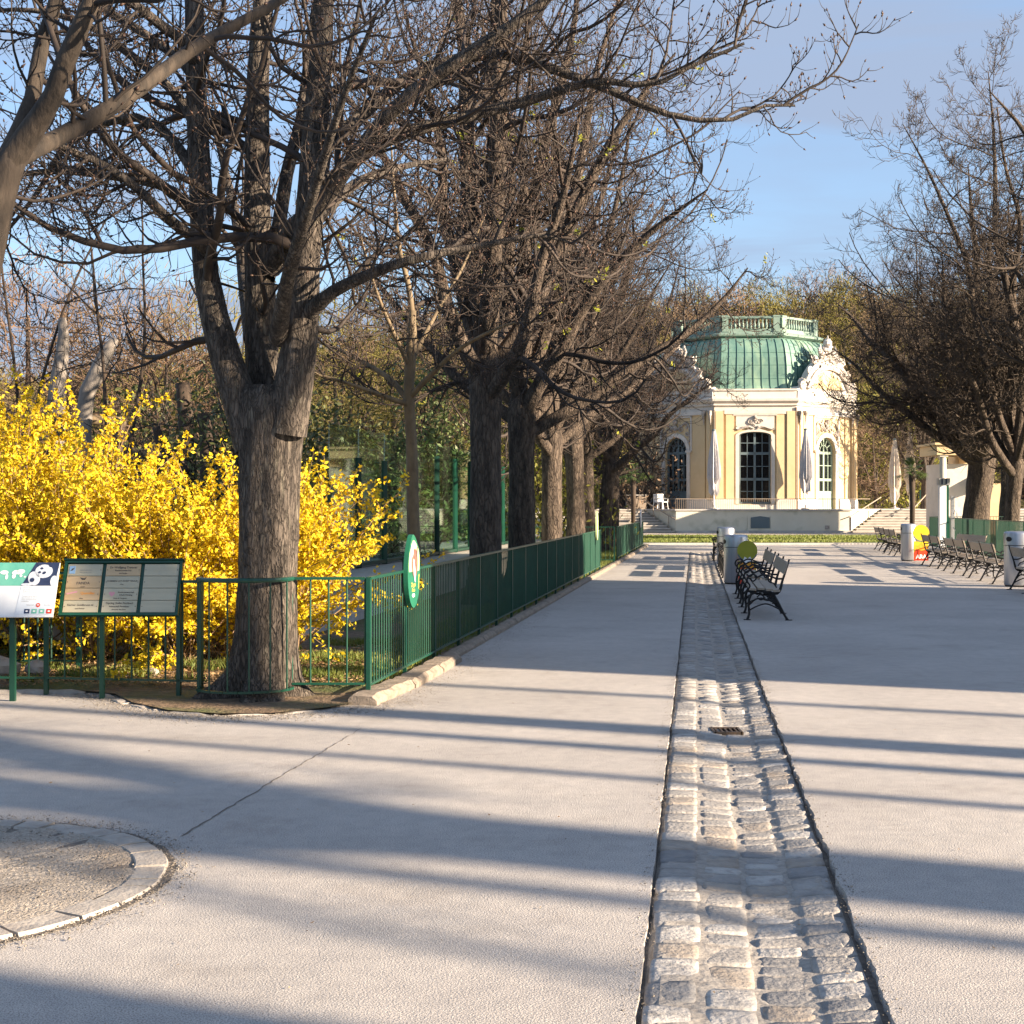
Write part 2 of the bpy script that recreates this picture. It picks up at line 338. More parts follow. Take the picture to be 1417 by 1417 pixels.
def children(P, Rr, k, t0, t1, ang, lratio, rratio, n, wig, trop, rg, lmin=.1, rmin=.003, up=0.0, labs=None, tip=.35):
    """spawn k children on every parent path"""
    m, pn = P.shape[:2]
    Lp = np.linalg.norm(np.diff(P, axis=1), axis=2).sum(1)
    t = (t0 + (t1 - t0) * ((np.arange(k)[None] + rg.uniform(-.45, .45, (m, k))) / max(k - 1, 1)))
    t = np.clip(t, t0, t1).reshape(-1); par = np.repeat(np.arange(m), k)
    x = t * (pn - 1); i = np.minimum(x.astype(int), pn - 2); fr = (x - i)[:, None]
    s = P[par, i] * (1 - fr) + P[par, i + 1] * fr
    tg = norm(P[par, i + 1] - P[par, i]); pr = Rr[par, i] * (1 - fr[:, 0]) + Rr[par, i + 1] * fr[:, 0]
    rnd = rg.normal(size=tg.shape); rnd[:, 2] += up
    pe = norm(rnd - tg * (rnd * tg).sum(1, keepdims=True))
    a = (ang + rg.normal(0, .18, len(t)))[:, None]
    d = norm(tg * np.cos(a) + pe * np.sin(a))
    Ln = (Lp[par] if labs is None else labs) * lratio * (1 - .54 * t) * rg.uniform(.6, 1.3, len(t)); Ln = np.maximum(Ln, lmin)
    r0 = np.maximum(pr * rratio * rg.uniform(.7, 1.1, len(t)), rmin)
    out = np.zeros((len(t), n, 3)); out[:, 0] = s; p = s.copy()
    for q in range(1, n):
        f = q / (n - 1)
        d = norm(d + rg.normal(0, wig, d.shape) + np.array([0, 0, 1.]) * trop(f))
        p = p + d * (Ln / (n - 1))[:, None]; out[:, q] = p
    w = np.linspace(1, tip, n)[None]
    return out, r0[:, None] * w
def buds(P, Rr, size, rg):
    """small pointed buds at the twig tips: octahedra"""
    e = P[:, -1]; d = norm(P[:, -1] - P[:, -2]); ref = np.array([[0, 0, 1.]]) + 0 * d
    u = norm(np.cross(d, ref + .01)); w = np.cross(d, u); sz = size * rg.uniform(.7, 1.3, (len(e), 1)); r = sz * .30
    V = np.stack([e, e + d * sz * .5 + u * r, e + d * sz * .5 + w * r, e + d * sz * .5 - u * r, e + d * sz * .5 - w * r, e + d * sz * 1.4], 1)
    b = np.arange(len(e))[:, None, None] * 6
    f = np.array([[0, 2, 1], [0, 3, 2], [0, 4, 3], [0, 1, 4], [5, 1, 2], [5, 2, 3], [5, 3, 4], [5, 4, 1]])[None]
    return V.reshape(-1, 3), (b + f).reshape(-1, 3)
def leaves(C, size, rg, aspect=.5, flat=0.0):
    n = len(C); a = norm(rg.normal(size=(n, 3))); b = rg.normal(size=(n, 3)); b = norm(b - a * (a * b).sum(1, keepdims=True))
    s = (size * rg.uniform(.6, 1.4, (n, 1))); a = a * s / 2; b = b * s * aspect / 2
    V = np.stack([C - a, C - b, C + a, C + b], 1).reshape(-1, 3)
    return V, np.arange(n * 4).reshape(-1, 4)
drop = lambda f: -.10 if f < .45 else .20
drop2 = lambda f: -.16 if f < .5 else .30
upt = lambda f: .02 if f < .5 else .16

def crown_from(limbs, rg, kk, scale=1.0, dens=1.0, rm=.0042, up=.3):
    """limbs: list of (P(n,3), R(n)) resampled to the same count"""
    P1 = np.stack([l[0] for l in limbs]); R1 = np.stack([l[1] for l in limbs])
    L1 = np.linalg.norm(np.diff(P1, axis=1), axis=2).sum(1)
    A, RA = children(P1, R1, kk[0], .22, .98, 1.0, .50, .40, 12, .09, drop, rg, lmin=.8 * scale, rmin=.014, up=up)
    B, RB = children(A, RA, kk[1], .12, 1.0, .85, .46, .50, 8, .12, drop2, rg, lmin=.35 * scale, rmin=.0075, up=.1)
    C, RC = children(B, RB, kk[2], .10, 1.0, .80, .48, .62, 6, .14, upt, rg, lmin=.14 * scale, rmin=rm, up=.25)
    X, RX = children(P1, R1, kk[1] + 2, .15, .95, 1.1, .22, .3, 7, .16, drop2, rg, lmin=.5 * scale, rmin=.008, up=.2)
    Y, RY = children(X, RX, kk[2], .10, 1.0, .80, .5, .62, 5, .16, upt, rg, lmin=.14 * scale, rmin=rm, up=.25)
    return (A, RA), (B, RB), (C, RC), (X, RX), (Y, RY)

def make_tree(name, label, cat, loc, trunk, limbs, rg, kk=(9, 8, 6), bark='bark', twig='twig', bud=0, group=None, dens=1, rm=.0042, scale=1.0, flare=0, sides=20, yl=0, limb_sides=12):
    t = thing(name, label, cat, loc, 0, group)
    tp, tr = resample(*trunk, 28)
    Ls = [resample(p, r, 18) for p, r in limbs]
    # trunk with ribs and a root flare
    V, Fq = tubes([(tp[None], tr[None], sides)])
    ring = V.reshape(28, sides, 3); ang = np.arange(sides) * 2 * PI / sides
    for i in range(28):
        z = ring[i].mean(0)[2]; k = 1 + .05 * np.sin(5 * ang + 1.3 * z) + .03 * np.sin(9 * ang - 2.1 * z) + rg.normal(0, .012, sides)
        if flare: k = k + flare * math.exp(-max(z, 0) * 4.5) * (np.sin(4 * ang + .7) * .5 + np.sin(7 * ang) * .3)
        c = tp[i]; ring[i] = c + (ring[i] - c) * k[:, None]
    V = ring.reshape(-1, 3)
    LV, LF = tubes([(np.stack([l[0] for l in Ls]), np.stack([l[1] for l in Ls]) , limb_sides)])
    LF = [f + len(V) for f in LF]
    cap = np.array([[27 * sides + j for j in range(sides)]])
    arr_mesh('trunk', np.concatenate([V, LV]), Fq + LF + [cap], bark, t, smooth=True)
    a, b_, c, x, y = crown_from(Ls, rg, kk, scale, dens, rm)
    V, Fq = tubes([(a[0], a[1], 6), (b_[0], b_[1], 4), (c[0], c[1], 3), (x[0], x[1], 4), (y[0], y[1], 3)])
    arr_mesh('crown', V, Fq, twig, t, smooth=True)
    if bud:
        tw = np.concatenate([c[0][:, -2:], y[0][:, -2:], b_[0][:, -2:]]); V, Fb = buds(tw, None, bud, rg)
        arr_mesh('buds', V, [Fb], 'bud', t)
    if yl:
        tips = c[0][rg.integers(0, len(c[0]), yl), -1]; pts = np.repeat(tips, 7, 0) + rg.normal(0, .035, (yl * 7, 3))
        V, Fl = leaves(pts, .09, rg, .4); arr_mesh('young_leaves', V, [Fl], 'youngleaf', t)
    return t

# ------------------------------------------------------------------ sun, sky, camera
SAZ = R(-23); SEL = R(16.5)
sdir = Vector((math.cos(SEL) * math.cos(SAZ), math.cos(SEL) * math.sin(SAZ), math.sin(SEL)))
sl = bpy.data.lights.new('sun', 'SUN'); sl.energy = 5.0; sl.angle = R(.5); sl.color = (1, .80, .585)
so = bpy.data.objects.new('sun', sl); col.objects.link(so); so.rotation_euler = (-sdir).to_track_quat('-Z', 'Y').to_euler()
w = bpy.data.worlds.new('World'); scene.world = w; w.use_nodes = True; N, L = w.node_tree.nodes, w.node_tree.links
sky = N.new('ShaderNodeTexSky'); sky.sky_type = 'NISHITA'; sky.sun_disc = False; sky.sun_elevation = SEL
sky.sun_rotation = math.atan2(sdir.x, sdir.y); sky.air_density = 1.0; sky.dust_density = .6; sky.ozone_density = 3.0
tc = N.new('ShaderNodeTexCoord')
def cloud(scale, sx, lo, hi, off=(0, 0, 0), rz=.25):
    mp = N.new('ShaderNodeMapping'); mp.inputs['Scale'].default_value = sx; mp.inputs['Location'].default_value = off
    mp.inputs['Rotation'].default_value = (0, rz * .3, rz)
    L.new(tc.outputs['Generated'], mp.inputs[0]); n = N.new('ShaderNodeTexNoise'); n.inputs['Scale'].default_value = scale
    n.inputs['Detail'].default_value = 6; n.inputs['Roughness'].default_value = .5; n.inputs['Distortion'].default_value = .5
    L.new(mp.outputs[0], n.inputs['Vector']); r = N.new('ShaderNodeMapRange'); r.interpolation_type = 'SMOOTHSTEP'
    r.inputs[1].default_value = lo; r.inputs[2].default_value = hi; L.new(n.outputs[0], r.inputs[0]); return r
c1 = cloud(1.6, (1, 1, 10), .42, .62, (.3, .1, 2.2)); c2 = cloud(3.5, (1, 1, 7), .40, .78, (2, 5, 1))
mm = N.new('ShaderNodeMath'); mm.operation = 'MAXIMUM'; L.new(c1.outputs[0], mm.inputs[0])
m2 = N.new('ShaderNodeMath'); m2.operation = 'MULTIPLY'; m2.inputs[1].default_value = .6; L.new(c2.outputs[0], m2.inputs[0]); L.new(m2.outputs[0], mm.inputs[1])
m3 = N.new('ShaderNodeMath'); m3.operation = 'MULTIPLY_ADD'; m3.inputs[1].default_value = .55; m3.inputs[2].default_value = .40; L.new(mm.outputs[0], m3.inputs[0])
mx = N.new('ShaderNodeMix'); mx.data_type = 'RGBA'; L.new(m3.outputs[0], mx.inputs[0]); L.new(sky.outputs[0], mx.inputs[6]); mx.inputs[7].default_value = (1.38, 1.72, 2.38, 1)
bg = N['Background']; L.new(mx.outputs[2], bg.inputs[0]); bg.inputs[1].default_value = .078
cam = bpy.data.cameras.new('camera'); co = bpy.data.objects.new('camera', cam); col.objects.link(co); scene.camera = co
co.location = (0, 0, H); co.rotation_euler = (PI / 2, 0, 0); cam.sensor_width = 36; cam.lens = F / 1417 * 36
cam.shift_y = (HY - 708.5) / 1417; cam.clip_end = 2000; cam.clip_start = .05
scene.view_settings.view_transform = 'Standard'; scene.view_settings.look = 'None'; scene.view_settings.gamma = 1
scene.view_settings.exposure = 1.97; scene.view_settings.use_curve_mapping = False

# ------------------------------------------------------------------ ground
mb = MB(); mb.prism([(-160, -60), (200, -60), (200, 125), (-160, 125)], -.5, -.06); struct(mb.build('ground', 'fargr'))
SC = lambda D: .8015 + .1261 * (D - 4.6)          # centre line of the cobbled gutter
HW = .3925; END = 52.0
r2 = np.random.default_rng(3)
def jedge(sign, w0, w1, jit):
    out = []; D = -4.0
    while D < END:
        s = .05 if D < 14 else .4
        k = min(max((16 - D) / 12, 0.25), 1)
        out.append((SC(D) + sign * (HW + w0 + w1 * k + jit * .5 * (math.sin(D * 7.3 + sign) + math.sin(D * 17.1 + 2) * .7) + r2.normal(0, jit * .40)), D)); D += s
    out.append((SC(END) + sign * (HW + .01), END)); return out
le = jedge(-1, .004, .012, .004); re = jedge(1, .006, .022, .008)
mb = MB()
for edge, far in ((le, -16), (re, 42)):
    n = len(edge)
    # strips between the gutter edge and the far side, with a broken lip
    vs = [(x, y, 0) for x, y in edge] + [(far, y, 0) for x, y in edge] + [(x, y, -.07) for x, y in edge]
    fs = []
    for i in range(n - 1):
        q = (i, i + 1, n + i + 1, n + i); fs.append(q if far > 0 else q[::-1])
        fs.append((i, 2 * n + i, 2 * n + i + 1, i + 1))
    mb.add(vs, fs)
mb.add([(-16, END, 0), (42, END, 0), (42, 61.5, 0), (-16, 61.5, 0)], [(0, 1, 2, 3)])
mb.add([(SC(END) - .42, END, 0), (SC(END) + .42, END, 0), (SC(END) + .42, END, -.08), (SC(END) - .42, END, -.08)], [(0, 1, 2, 3)])
struct(mb.build('path', 'asphalt'))
dip = lambda c: -.034 * np.exp(-((c - .08) / .24) ** 2) - .010
mb = MB(); Ds = np.arange(-4, END + .1, .5); cs = np.linspace(-HW - .06, HW + .06, 17)
vs = [(SC(D) + c, D, float(dip(c)) + .0020 if abs(c) < HW - .01 else -.045) for D in Ds for c in cs]
fs = [(i * 17 + j, i * 17 + j + 1, (i + 1) * 17 + j + 1, (i + 1) * 17 + j) for i in range(len(Ds) - 1) for j in range(16)]
g = mb; g.add(vs, fs); g.m = [0 if 1 <= (k % 16) <= 14 else 1 for k in range(len(fs))]
struct(g.build('gutter_bed', ['sand', 'joint']))
# cobbles
def cobbles():
    VV = []; FF = []; off = 0; MI = []
    for c in range(4):
        D = -1.0 + r2.uniform(0, .1); cw = HW * 2 / 4
        while D < END - .1:
            ln = r2.uniform(.11, .22) * (1.15 if c < 2 else .92); g_ = 6 if D < 12 else (4 if D < 24 else 3)
            u = {6: np.array([-1, -.93, -.6, 0, .6, .93, 1]), 4: np.array([-1, -.9, 0, .9, 1]), 3: np.array([-1, -.85, .85, 1])}[g_]; uu, vv = np.meshgrid(u, u)
            wv = cw * r2.uniform(.455, .49) ; rough = .0010 if c < 2 else .0022
            su = np.sign(uu) * np.abs(uu) ** .8; sv = np.sign(vv) * np.abs(vv) ** .8
            rr = 1 - .10 * (np.abs(uu) * np.abs(vv)) ** 3 + r2.normal(0, .02, uu.shape)
            x = su * wv * rr + r2.normal(0, .004); y = sv * (ln / 2 - .0035) * rr
            cx = -HW + cw * (c + .5); skew = r2.normal(0, .05)
            z = dip(cx + x * .6) + .0075 * (1 - .7 * np.abs(uu) ** 4) * (1 - .7 * np.abs(vv) ** 4) + r2.normal(0, .002) + r2.normal(0, rough, uu.shape) + x * r2.normal(0, .025) + y * r2.normal(0, .03)
            z = np.where((np.abs(uu) > .99) | (np.abs(vv) > .99), z - .022, z)
            yy = D + ln / 2 + y + x * skew; xx = SC(yy) + cx + x
            VV.append(np.stack([xx, yy, z], -1).reshape(-1, 3)); k = g_ + 1
            i, j = np.meshgrid(np.arange(g_), np.arange(g_), indexing='ij'); b = off + i * k + j
            FF.append(np.stack([b, b + 1, b + k + 1, b + k], -1).reshape(-1, 4)); off += k * k; D += ln; MI.append(np.full(g_ * g_, r2.choice(4, p=[.45, .25, .18, .12])))
    return np.concatenate(VV), [np.concatenate(FF)], np.concatenate(MI)
V, Fq, MI_ = cobbles()
# the iron grate sits in the gutter at D = 10.6; leave the stones out there
struct(arr_mesh('cobbled_gutter', V, Fq, ['cobble', 'cobble_pale', 'cobble_grey', 'cobble_warm'], None, MI_, smooth=True))
g = thing('drain_grate', 'small rusty iron drain grate set in the cobbled gutter', 'drain grate', (SC(10.65) + .03, 10.65, -.030))
mb = MB(); mb.box((0, 0, 0), (.20, .03, .03)); mb.box((0, .22, 0), (.20, .03, .03)); mb.box((-.1, .11, 0), (.02, .25, .03)); mb.box((.1, .11, 0), (.02, .25, .03))
mb.build('grate_frame', 'grate', g)
mb = MB(); [mb.box((-.072 + .036 * i, .11, 0), (.013, .19, .024)) for i in range(5)]; mb.build('bars', 'grate', g)
mb = MB(); mb.box((0, .11, -.012), (.19, .20, .008)); mb.build('drain_hole', 'steeldark', g)
# tree pit, near left
pc = Vector((-2.72, 6.35)); PR = 1.18
mb = MB(); a = [i * 2 * PI / 90 for i in range(90)]
o_ = [(pc.x + (PR + .03 + r2.normal(0, .008)) * math.cos(t), pc.y + (PR + .03 + r2.normal(0, .008)) * math.sin(t)) for t in a]
mb.add([(x, y, .004) for x, y in o_], [tuple(range(90))]); struct(mb.build('pit_joint', 'joint'))
mb = MB(); rings = [(.0, .02), (.3, .022), (.6, .018), (.85, .012), (PR - .14, .010)]
vs = []
for r_, z in rings[1:]:
    vs += [(pc.x + r_ * math.cos(t), pc.y + r_ * math.sin(t), z + r2.normal(0, .004)) for t in a]
mb.add(vs, [(i * 90 + j, i * 90 + (j + 1) % 90, (i + 1) * 90 + (j + 1) % 90, (i + 1) * 90 + j) for i in range(3) for j in range(90)] + [tuple(range(90))])
# loose crumbs
struct(mb.build('tree_pit', 'gravel'))
mb = MB(); t = 0
while t < 2 * PI - .05:
    s = min(r2.uniform(.13, .30), 2 * PI - t); k = 5; ri = PR - .155 + r2.normal(0, .006); ro = PR + r2.normal(0, .004); z = .016 + r2.normal(0, .003)
    aa = [t + .008 + (s - .016) * i / k for i in range(k + 1)]
    P_ = [(ri, 0), (ri + .012, z), ((ri + ro) / 2, z + r2.normal(0, .002)), (ro - .012, z), (ro, 0)]
    vs = [(pc.x + q * math.cos(x), pc.y + q * math.sin(x), h) for x in aa for q, h in P_]
    fs = [(i * 5 + j, i * 5 + j + 1, (i + 1) * 5 + j + 1, (i + 1) * 5 + j) for i in range(k) for j in range(4)] + [(0, 5, 5, 0)][:0]
    mb.add(vs, fs + [(4, 3, 2, 1, 0), tuple(k * 5 + j for j in range(5))]); t += s
struct(mb.build('pit_kerb', 'paleslab'))
# long seam in the asphalt
mb = MB(); p0 = gp(250, 1158); p1 = gp(500, 1008); n = 60
vs = []
for i in range(n + 1):
    p = p0.lerp(p1, i / n); wv = .006 * (1 if i % 7 else .3) * (1 - .6 * i / n); o = r2.normal(0, .006)
    vs += [(p.x + o - wv, p.y, .003), (p.x + o + wv, p.y, .003)]
mb.add(vs, [(2 * i, 2 * i + 1, 2 * i + 3, 2 * i + 2) for i in range(n)]); struct(mb.build('path_seam', 'joint'))

FL = lambda D: -1.227 + .142 * (D - 12.36)         # the long fence's line
# planting bed beside the path (soil) with its kerbs
front = [(-14, 12.75), (-3.75, 12.75), (-3.45, 12.55), (-3.15, 12.0), (-2.75, 11.55), (-2.3, 11.35), (-1.85, 11.4), (-1.5, 11.7), (-1.27, 12.05)]
side = [(FL(D) + .10, D) for D in (12.6, 18, 26, 37, 43, 61.4)]
outl = front + side
def bed(name, poly, z, m, res=.35, amp=.03):
    # triangulated sheet with gentle bumps
    import bmesh
    bm = bmesh.new(); bm.faces.new([bm.verts.new((x, y, z)) for x, y in poly]); bmesh.ops.triangulate(bm, faces=bm.faces[:])
    me = bpy.data.meshes.new(name); bm.to_mesh(me); bm.free(); me.materials.append(M[m])
    o = bpy.data.objects.new(name, me); col.objects.link(o); return struct(o)
bed('planting_bed', outl + [(-2, 61.4), (-14, 61.4)], .02, 'soil')
def heap(name, x0, x1, y0, y1, step, zf, m, cond=None):
    xs = np.arange(x0, x1, step); ys = np.arange(y0, y1, step); X, Y = np.meshgrid(xs, ys); Z = zf(X, Y) + r2.normal(0, .006, X.shape)
    k = len(xs); i, j = np.meshgrid(np.arange(len(ys) - 1), np.arange(k - 1), indexing='ij'); b = i * k + j
    q = np.stack([b, b + 1, b + k + 1, b + k], -1).reshape(-1, 4)
    V = np.stack([X, Y, Z], -1).reshape(-1, 3)
    return struct(arr_mesh(name, V, [q], m, smooth=True))
heap('soil_mound', -9, FL(13) - .1, 12.85, 16.8, .09, lambda X, Y: .035 + .03 * np.sin(X * 2.1 + Y) * np.cos(Y * 1.7) + .05 * np.clip((Y - 13.2) / 2, 0, 1) - .05 * np.exp(-((Y - 12.85) / .15) ** 2), 'soil')
# kerb of the side bed: rough long stones near, concrete strip beyond
def kerbline(name, pts, wv, hgt, lens, m, jit=.012):
    mb = MB()
    for a_, b_ in zip(pts[:-1], pts[1:]):
        a_ = Vector(a_); b_ = Vector(b_); d = b_ - a_; Ln = d.length; d.normalize(); n_ = Vector((d.y, -d.x)); s = 0
        while s < Ln - .02:
            l = min(lens * r2.uniform(.8, 1.2), Ln - s); k = max(int(l / .12), 2)
            vs = []
            for i in range(k + 1):
                q = a_ + d * (s + .006 + (l - .012) * i / k); e = .012 if 0 < i < k else 0
                for u, z in ((-wv / 2, -.03), (-wv / 2, hgt - .02), (-wv / 2 + .025, hgt), (wv / 2 - .035, hgt), (wv / 2, hgt - .035), (wv / 2, -.03)):
                    vs.append((q.x + n_.x * (u + r2.normal(0, jit * .4)), q.y + n_.y * (u + r2.normal(0, jit * .4)), z + (r2.normal(0, jit * .5) if z > 0 else 0) - (.015 if z > 0 and e == 0 else 0)))
            fs = [(i * 6 + j, (i + 1) * 6 + j, (i + 1) * 6 + j + 1, i * 6 + j + 1) for i in range(k) for j in range(5)]
            mb.add(vs, fs + [(0, 1, 2, 3, 4, 5), tuple(k * 6 + j for j in range(6))[::-1]]); s += l
    return struct(mb.build(name, m, smooth=False))
kerbline('rough_kerb', [(FL(12.15) + .02, 11.95), (FL(13.4) + .13, 13.3), (FL(15.3) + .16, 15.3)], .24, .085, 1.15, 'kerb')
kerbline('kerb', [(FL(15.4) + .10, 15.4), (FL(24) + .12, 24), (FL(36.7) + .12, 36.7), (FL(43) + .12, 43), (FL(58.5) + .12, 58.5)], .14, .07, 1.0, 'kerb', .006)
kerbline('front_kerb', [(-14, 12.72), (-3.75, 12.72)], .10, .03, 1.0, 'paleslab', .006)
kerbline('pit_kerb_far', [(-3.62, 12.7), (-3.42, 12.35), (-3.2, 12.0), (-2.8, 11.6), (-2.3, 11.38), (-1.85, 11.42), (-1.5, 11.7)], .13, .012, .45, 'paleslab', .004)

# far lawns and paths
mb = MB(); mb.prism([(3.5, 62.2), (40, 62.2), (40, 78.5), (3.5, 78.5)], 0, .05); struct(mb.build('lawn', 'grassground'))
mb = MB(); mb.prism([(-2, 61.5), (60, 61.5), (60, 62.2), (-2, 62.2)], -.02, .06); struct(mb.build('lawn_kerb', 'concrete'))
mb = MB(); mb.prism([(-2, 78.5), (60, 78.5), (60, 87.2), (-2, 87.2)], -.02, .03); struct(mb.build('gravel_path', 'gravel'))
RF = lambda D: 14.5 + .15 * (D - 41)
mb = MB(); mb.prism([(RF(22) + .1, 22), (50, 22), (50, 61), (RF(61) + .1, 61)], -.02, .06); struct(mb.build('side_lawn', 'grassground'))

# raised terrace of the enclosure behind the long fence, with its wall
WL = lambda D: -2.64 + .15 * (D - 17.6)
t = thing('terrace_wall', 'low white plastered wall with flat stone coping behind the first tree and green fence', 'wall', (0, 0, 0))
mb = MB(); mb.prism([(WL(16.8), 16.8), (WL(46), 46), (WL(46) - .22, 46), (WL(16.8) - .22, 17.0), (-13, 17.0), (-13, 16.8)], -.05, .55); mb.build('wall', 'concrete', t)
mb = MB(); mb.prism([(WL(16.8) + .05, 16.75), (WL(46) + .05, 46), (WL(46) - .27, 46.1), (WL(16.8) - .25, 17.05), (-13, 17.05), (-13, 16.75)], .553, .61); mb.build('coping', 'deck', t)
mb = MB(); mb.prism([(WL(17) - .23, 17.03), (WL(46) - .25, 46), (WL(46) - 14, 46), (-18, 17.03)], .3, .575); struct(mb.build('raised_terrace', 'deck'))

# ------------------------------------------------------------------ hill with its wood
def hillh(x, y):
    f = np.clip((y - 112) / 75, 0, 1); f = f * f * (3 - 2 * f)
    return f * (15.0 + 2.0 * np.sin(x * .035 + .8) + .075 * np.clip(x + 0, -60, 50)) + np.clip(y - 187, 0, 400) * .015 - .1
xs = np.linspace(-260, 320, 100); ys = np.concatenate([np.linspace(105, 260, 60), [400, 700]]); X, Y = np.meshgrid(xs, ys); k = len(xs)
i, j = np.meshgrid(np.arange(len(ys) - 1), np.arange(k - 1), indexing='ij'); b = i * k + j
struct(arr_mesh('hill', np.stack([X, Y, hillh(X, Y)], -1).reshape(-1, 3), [np.stack([b, b + 1, b + k + 1, b + k], -1).reshape(-1, 4)], 'fargr', smooth=True))
def crownlet(c, rx, rz, n, rg, ln=.8, wd=.08, open_=.35):
    """bare twiggy crown: slivers radiating up and out from a fork, plus limbs"""
    d = rg.normal(size=(n, 3)); d = norm(d); r = rg.uniform(open_, 1, (n, 1)) ** .6
    lump = 1 + .22 * np.sin(d[:, :1] * 5 + c[0]) * np.cos(d[:, 1:2] * 4 + c[1]) + .12 * np.sin(d[:, 2:] * 9)
    P = np.array(c) + d * r * lump * np.array([rx, rx, rz])
    dr = norm(d * np.array([1, 1, .7]) + np.array([0, 0, .35]) + rg.normal(0, .62, (n, 3)))
    sd = norm(np.cross(dr, rg.normal(size=(n, 3)))); L_ = ln * rg.uniform(.5, 1.4, (n, 1))
    V = np.stack([P - dr * L_ / 2 - sd * wd / 2, P - dr * L_ / 2 + sd * wd / 2, P + dr * L_ / 2], 1)
    return V.reshape(-1, 3)
def wood():
    rg = np.random.default_rng(11); VV = []; MI = []; pos = []
    rows = []
    for y in np.arange(108, 215, 5.0):
        for x in np.arange(-.42 * y, .46 * y, 5.2):
          if not (22 < x < 44 and y < 124): rows.append((x + rg.normal(0, 1.6), y + rg.normal(0, 1.8)))
    P1 = []; R1 = []
    for x, y in rows:
        z = float(hillh(x, y)); hh = rg.uniform(7.5, 12) * (.8 if y < 125 else 1); rx = rg.uniform(2.6, 4.4)
        n = int(1500 * (130 / y) ** .6) if y < 190 else 800
        c = (x, y, z + hh * .60); VV.append(crownlet(c, rx, hh * .42, n, rg, .72, .075 + .0004 * (y - 100)))
        u = rg.uniform(); k = 2 if (u < (.34 if x < 15 else .55) and y < 195) else (0 if u < .82 else 1)
        MI.append(np.full(n, k)); P1.append([(x, y, z - .3), (x + rg.normal(0, .2), y, z + hh * .35), (x + rg.normal(0, .4), y, z + hh * .75)]); R1.append([.28, .2, .05])
        for _ in range(4):
            e = norm(rg.normal(size=3) * [1, 1, .3] + [0, 0, .8]) * hh * .5; s = np.array([x, y, z + hh * .3])
            P1.append([s, s + e * .5 + [0, 0, .2], s + e]); R1.append([.14, .09, .03])
    V = np.concatenate(VV); F3 = np.arange(len(V)).reshape(-1, 3); mi = np.concatenate(MI)
    TV, TF = tubes([(np.array(P1, float), np.array(R1), 4)]); TF = [f + len(V) for f in TF]
    o = arr_mesh('wood', np.concatenate([V, TV]), [F3] + TF, ['wood_brown', 'wood_rust', 'wood_olive', 'twigfar'], None, np.concatenate([mi, np.full(len(TF[0]), 3)]))
    struct(o, 'stuff')
wood()

